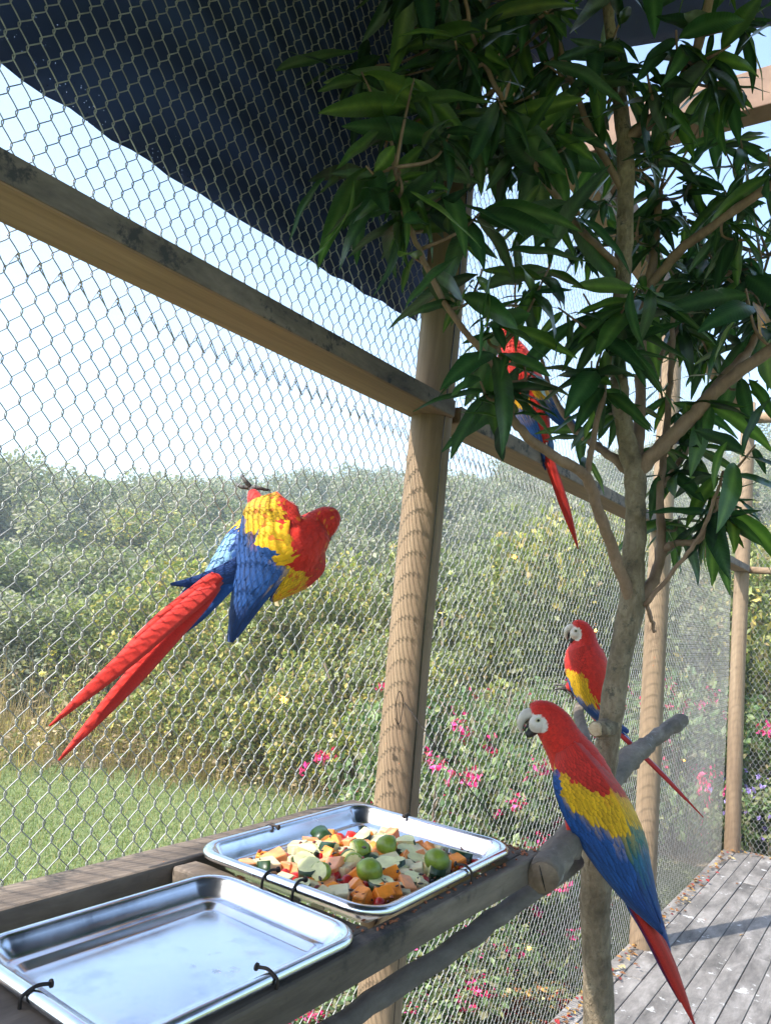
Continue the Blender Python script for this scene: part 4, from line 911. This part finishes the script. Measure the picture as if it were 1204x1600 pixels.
def template(kind):
    """returns [(part name, mesh)] for one plant of about 1 m"""
    parts = []
    st = MB(); fo = MB(); fl = None
    if kind[0] == 'bush':
        stems(st, 9, .8, .5, .02, None); fo.add(*leaf_cloud(blobs(26, .20, .30, .30, .42, .52), kind[2], kind[3], kind[1], .35))
    elif kind[0] == 'tree':
        stems(st, 1, .75, .05, .035, None); stems(st, 6, .8, .4, .014, None); fo.add(*leaf_cloud([(random.gauss(0, .22), random.gauss(0, .22), random.uniform(.32, .98), random.uniform(.10, .24)) for _ in range(22)], kind[2], kind[3], kind[1], .3))
    elif kind[0] == 'boug':
        stems(st, 14, .9, .5, .012, None); B = blobs(22, .17, .30, .30, .40, .45); fo.add(*leaf_cloud(B, kind[2], kind[3], kind[1], .25))
        fl = MB(); pick = random.sample(B, 9)
        for b in pick:
            cen = np.array(b[:3]) + np.array([random.gauss(0, .5), random.gauss(0, .5), random.uniform(.1, .7)])*b[3]
            v, f, c = leaf_cloud([(*(cen + np.array([random.gauss(0, .05), random.gauss(0, .05), random.gauss(0, .05)])), .05) for _ in range(4)], random.randint(25, 60), .034, [(.72, .04, .24), (.62, .025, .15), (.78, .09, .34), (.55, .03, .10)], .1); fl.add(v, f, c)
    elif kind[0] == 'dry':
        v, f, c = leaf_cloud(blobs(10, .2, .4, .4, .15, .3), kind[2]//3, kind[3], kind[1]); fo.add(v, f, c)
        for i in range(160):
            x, y = random.gauss(0, .45), random.gauss(0, .45); h = random.uniform(.3, .95); c_ = np.array(random.choice(TAN)); fo.add([(x-.006, y, -.1), (x+.006, y, -.1), (x+random.gauss(0, .12), y+random.gauss(0, .12), h)], [(0, 1, 2)], c_)
    elif kind[0] == 'ruellia':
        stems(st, 16, .9, .4, .006, None); fo.add(*leaf_cloud(blobs(18, .12, .22, .22, .4, .45), kind[2], kind[3], kind[1], .2))
        fl = MB()
        for i in range(16):
            cen = np.array([random.gauss(0, .25), random.gauss(0, .25), random.uniform(.4, 1.0)]); v, f, c = leaf_cloud([(*cen, .022)], 10, .042, [(.33, .24, .66), (.42, .33, .74)], .1); fl.add(v, f, c)
    if st.v: parts.append(('stem' if kind[0] != 'tree' else 'trunk', mesh_from('stem', st, M['stem'], True, (0, 0, 0))[0], None))
    parts.append(('foliage' if kind[0] != 'tree' else 'crown', mesh_from('foliage', fo, VM, False, (0, 0, 0))[0], None))
    if fl is not None: parts.append(('flowers', mesh_from('flowers', fl, VM, False, (0, 0, 0))[0], None))
    return parts
TP = {'ybush': [template(('bush', G_Y, 11000, .036)) for _ in range(3)], 'dbush': [template(('bush', G_D, 9000, .036)) for _ in range(2)], 'tree': [template(('tree', G_G, 7500, .042)) for _ in range(3)], 'dtree': [template(('tree', G_D+G_G, 7500, .042)) for _ in range(2)],
      'boug': [template(('boug', G_B, 2600, .055)) for _ in range(4)], 'dry': [template(('dry', TAN+[(.15, .17, .05)], 900, .06)) for _ in range(2)], 'ruellia': [template(('ruellia', G_D+G_B, 1500, .075)) for _ in range(2)]}
def gp(px, u):
    v = ray(px, 950 + (px-602)*.095); a = math.atan2(-v[0], v[1]); x, y = CAM[0]-math.sin(a)*u, math.cos(a)*u
    return np.array([x, y, float(height(np.array(x), np.array(y)))])
def plant(kind, name, loc, h, w, label, cat, group):
    tp = random.choice(TP[kind]); loc = np.array(loc, float)
    if loc[1] < P3Y+.1+w*.88 and kind in ('boug', 'ruellia', 'dbush', 'ybush'): loc[0] = min(loc[0], -.14-w*.88); loc[2] = float(height(loc[0], loc[1]))
    root = thing(name, loc, label, cat, group); rz = random.random()*6.28; root.rotation_euler = (0, 0, rz)
    for nm, me, _ in tp:
        o = bpy.data.objects.new(nm, me); col.objects.link(o); o.parent = root; o.scale = (w, w, h)
        if nm in ('foliage', 'flowers', 'crown'): o['kind'] = 'stuff'
    return root
for px, u, h, w in [(250, 11.5, 1.6, 2.0), (310, 11.0, 1.9, 2.2), (380, 11.0, 2.3, 2.3), (455, 11.2, 2.6, 2.4), (520, 11.0, 2.3, 2.3), (590, 11.0, 2.2, 2.3), (640, 10.8, 2.1, 2.2), (690, 11, 2.1, 2.4), (430, 9.6, 1.7, 1.7), (550, 9.4, 1.9, 1.8), (330, 9.9, 1.6, 1.6), (620, 9.0, 1.7, 1.7)]:
    plant('ybush', 'shrub', gp(px, u), h, w, 'yellow green leafy shrub at the far edge of the lawn', 'shrub', 'shrubs along the lawn')
for px, u, h, w in [(740, 9.5, 2.8, 2.3), (800, 9.8, 3.0, 2.4), (860, 10.2, 3.0, 2.4), (930, 10.8, 3.2, 2.6), (1010, 11.5, 3.4, 2.6), (1090, 12, 3.3, 2.6), (720, 8.0, 1.6, 1.6), (790, 7.8, 1.6, 1.7)]:
    plant('ybush' if random.random() < .5 else 'dbush', 'shrub', gp(px, u), h, w, 'dense green shrub on the slope behind the pink bougainvillea', 'shrub', 'shrubs behind the bougainvillea')
for px, u, h, w in [(1150, 14.5, 3.4, 3), (1195, 14, 3.3, 3), (1240, 14, 3.2, 3), (1290, 13, 3.2, 3)]:
    plant('ybush', 'shrub', gp(px, u), h, w, 'bushy green shrub beyond the short fence and its strip of lawn', 'shrub', 'shrubs beyond the short fence')
for px, u, h, w in [(660, 4.4, .75, 1.0), (700, 5.2, 1.1, 1.2), (735, 6.0, 1.5, 1.4), (760, 4.6, .9, 1.1), (800, 5.6, 1.3, 1.3), (850, 6.4, 1.5, 1.4), (690, 6.8, 1.5, 1.4), (900, 7.0, 1.6, 1.4), (620, 3.9, .55, .9), (700, 3.9, .6, .9), (960, 7.6, 1.6, 1.4), (1010, 8.2, 1.6, 1.4), (1060, 8.6, 1.7, 1.4), (1100, 8.8, 1.6, 1.3), (780, 3.9, .6, .8), (840, 4.9, .9, 1.0), (890, 5.4, 1.1, 1.1), (950, 6.1, 1.2, 1.1), (680, 3.4, .5, .7), (610, 3.3, .45, .7), (500, 4.2, .35, .6), (240, 2.75, .42, .5), (720, 3.3, .5, .7), (660, 3.0, .4, .6), (760, 5.2, 1.3, 1.2), (780, 6.5, 1.7, 1.4), (1075, 8.4, 1.9, 1.0), (740, 3.5, .5, .7)]:
    plant('boug', 'bougainvillea', gp(px, u), h, w, 'bougainvillea bush with pink flowers growing against the outside of the long fence', 'bougainvillea', 'bougainvillea bushes outside the fence')
for px, u, h, w in [(20, 10.4, .8, 1.5), (80, 10.2, .7, 1.5), (150, 10.2, .8, 1.5), (220, 10.0, .75, 1.4), (-30, 10.4, .8, 1.6), (270, 9.6, .6, 1.2), (330, 9.5, .6, 1.2), (390, 9.2, .55, 1.2), (450, 9.1, .5, 1.1), (510, 9.0, .5, 1.0), (570, 8.8, .4, 1.0), (290, 10.2, 1.2, 1.4), (420, 9.8, 1.1, 1.3), (500, 10.0, 1.3, 1.4), (575, 9.7, 1.1, 1.3), (350, 10.4, 1.3, 1.3), (120, 11.5, 1.5, 1.6), (40, 12, 1.5, 1.6), (660, 9.4, 1.0, 1.2), (1170, 12.5, .7, 1.4), (1210, 12.5, .7, 1.5), (1250, 12, .7, 1.5)]:
    plant('dry', 'dry_scrub', gp(px, u), h, w, 'clump of dry tan grass and scrub at the foot of the shrubs', 'scrub', 'dry scrub around the lawn')
for px, u, h, w in [(1180, 7.75, .85, .7), (1202, 7.9, .95, .7), (1225, 7.7, .9, .7), (1165, 8.3, .8, .7), (1192, 8.5, .9, .7)]:
    plant('ruellia', 'flowering_plant', gp(px, u), h, w, 'slender plant with small lilac flowers outside the short fence', 'plant', 'lilac flowering plants by the short fence')
for px, u, h, w in [(10, 13, 1.6, 2.2), (70, 13.5, 1.7, 2.4), (130, 13, 1.7, 2.2), (190, 12.5, 1.8, 2.2), (-50, 14, 1.7, 2.3), (40, 17, 2.2, 2.8), (110, 18, 2.3, 2.8), (170, 17, 2.3, 2.8), (-20, 18, 2.3, 2.8), (230, 16, 2.3, 2.8)]:
    plant(random.choice(['dbush', 'dtree', 'tree']), 'shrub', gp(px, u), h, w, 'dull olive shrub behind the dry scrub at the end of the lawn', 'shrub', 'olive shrubs behind the dry scrub')
hill = []
for k in range(2000):
    px = random.uniform(-120, 1330); u = random.uniform(17, 66)
    if px > 1100 and u < 19: continue
    p = gp(px, u); hgt = random.uniform(2.2, 4.2)*(1 if u > 25 else .8)
    if px < 260 and u < 22: continue
    if all(math.hypot(p[0]-q[0], p[1]-q[1]) > 1.4+.025*u for q in hill): hill.append((p[0], p[1], p[2], hgt, u, px))
    if len(hill) > 230: break
for x, y, z, hg, u, px in hill:
    far = u > 42
    plant('tree' if (far or random.random() < .5) else random.choice(['dtree', 'ybush', 'dbush']), 'hillside_tree', np.array([x, y, z-.1]), hg, hg*random.uniform(.9, 1.3), 'grey green tree standing on the distant ridge of the hill' if far else 'tree growing on the lower slope of the wooded hill', 'tree', 'trees along the ridge' if far else 'trees on the lower slope')
for px, u, h, w in [(30, 30, 4.6, 4.2), (110, 34, 4.4, 4.4), (-40, 28, 4.4, 4), (180, 33, 4.2, 4)]:
    plant('tree', 'hillside_tree', gp(px, u), h, w, 'taller feathery tree at the end of the lawn beyond the dry scrub', 'tree', 'feathery trees past the lawn')
# lawn blades
n = 70000; px = rng.uniform(-160, 760, n); u = 2.6 + 7.4*rng.random(n)**.8
va = YAW - np.arctan((px-602)/F_PX); x = CAM[0]-np.sin(va)*u; y = np.cos(va)*u; keep = (x < -.25); x, y = x[keep], y[keep]; n = len(x); z = height(x, y)
h = rng.uniform(.02, .055, n); a = rng.uniform(0, 6.28, n); w = .004; lean = rng.normal(0, .022, (n, 2))
V = np.stack([np.stack([x-np.cos(a)*w, y-np.sin(a)*w, z-.005], 1), np.stack([x+np.cos(a)*w, y+np.sin(a)*w, z-.005], 1), np.stack([x+lean[:, 0], y+lean[:, 1], z+h], 1)], 1).reshape(-1, 3)
C = np.array([(.13, .19, .06), (.18, .24, .085), (.25, .29, .12), (.36, .33, .17), (.10, .14, .05), (.29, .27, .13)])[rng.integers(0, 6, n)]*(.8+.4*rng.random(n))[:, None]
mb = MB(); mb.add(V, [(3*i, 3*i+1, 3*i+2) for i in range(n)], np.repeat(C, 3, 0)); g = obj('lawn_grass', mb, VM, smooth=False, kind='stuff'); tag(g, 'short green lawn grass outside the long fence', 'grass')
# fallen leaves swept against the foot of the fence
def litter(n, fn, name, label, sz=.03):
    mb = MB()
    for i in range(n):
        p = fn(); a = random.random()*6.28; s = sz*random.uniform(.5, 1.2); c = np.array(random.choice([(.35, .17, .06), (.24, .10, .04), (.45, .26, .08), (.30, .03, .03), (.16, .09, .05), (.42, .33, .18)])); t = random.uniform(-.5, .5)
        d = np.array([math.cos(a), math.sin(a), t*.5])*s/2; e = np.array([-math.sin(a), math.cos(a), -t])*s*.3; u_ = np.array([0, 0, s*.12])
        mb.add([p-d, p+e+u_, p+d, p-e+u_], [(0, 1, 2), (0, 2, 3)], c)
    o = obj(name, mb, M['litter'], smooth=False, kind='stuff'); tag(o, label, 'leaves')
litter(260, lambda: np.array([-.03+abs(random.gauss(0, .035)), random.uniform(2.9, 6.7), .006+random.random()*.02]), 'leaf_litter', 'brown and red leaf litter along the foot of the long fence', .035)
litter(120, lambda: np.array([random.uniform(.0, 2.2), 6.72-abs(random.gauss(0, .03)), .006+random.random()*.015]), 'leaf_litter', 'brown leaf litter along the foot of the short fence', .035)
litter(25, lambda: np.array([random.uniform(.05, 2), random.uniform(3, 6.6), .004]), 'leaf_litter', 'single dry leaves strewn over the deck boards', .03)
def gl():
    q = gp(random.uniform(560, 930), random.uniform(2.6, 5.2)); q[0] = min(q[0], -.2); q[2] = float(height(np.array(q[0]), np.array(q[1])))+.01; return q
litter(2600, gl, 'leaf_litter', 'pale dry leaves covering the bare soil outside the fence below the table', .05)
# down feathers caught in the net
M['down'] = leaf_mat('white_down', .8, .4, vcol=False, base=(.75, .75, .74))
for (px, py) in [(355, 1163), (572, 1110), (525, 1108), (444, 1093), (373, 1008), (889, 857), (803, 870), (704, 895), (526, 1054), (544, 1243), (820, 1055), (67, 1053), (600, 928), (838, 1150), (824, 1225), (848, 1560), (930, 985), (1068, 1188), (826, 1482)]:
    p = onx(px, py, MX+.01); mb = MB(); r = .0065*random.uniform(.7, 1.3)*(1 if px > 700 else .8)
    for i in range(46):
        d = rng.normal(size=3); d /= np.linalg.norm(d); e = np.cross(d, rng.normal(size=3)); e /= np.linalg.norm(e); L = r*random.uniform(.7, 1.7)
        mb.add([p, p+d*L*.6+e*r*.35, p+d*L, p+d*L*.6-e*r*.35], [(0, 1, 2, 3)], np.array((1, 1, 1.)))
    o = obj('down_feather', mb, M['down'], smooth=False); tag(o, 'small fluffy white down feather caught in the wire net', 'feather', 'down feathers in the net')
# thin tie wires
mb = MB(); q = [onx(a, b, .065) for a, b in ((624, 1140), (620, 1120), (619, 1095), (624, 1080), (629, 1094), (627, 1118), (622, 1132), (617, 1122))]; mb.tube(crom(q, 30), .0012, 5); o = obj('wire_tie', mb, M['rust']); tag(o, 'rusty loop of wire twisted on the first post', 'wire')
mb = MB(); mb.tube(crom([onx(632, 1098, .062), at(680, 1165, 1.85), at(735, 1235, 1.75), at(782, 1296, 1.62)], 14), .0012, 5); o = obj('guy_wire', mb, M['rust']); tag(o, 'thin dark wire slanting from the first post to the table end', 'wire')

# ================================================================== HAZE
mb = MB(); mb.box((-430, -425, -6), (425, 433, 24)); mt = bpy.data.materials.new('haze'); mt.use_nodes = True; nn = mt.node_tree.nodes
nn.remove(nn['Principled BSDF']); pv = nn.new('ShaderNodeVolumePrincipled'); pv.inputs['Color'].default_value = (.80, .95, 1, 1); pv.inputs['Density'].default_value = .0048; pv.inputs['Anisotropy'].default_value = .3
mt.node_tree.links.new(pv.outputs[0], nn['Material Output'].inputs['Volume'])
hz = obj('haze', mb, mt, smooth=False, kind='stuff'); tag(hz, 'thin pale haze in the air over the hillside', 'haze')
scene.cycles.volume_bounces = 0
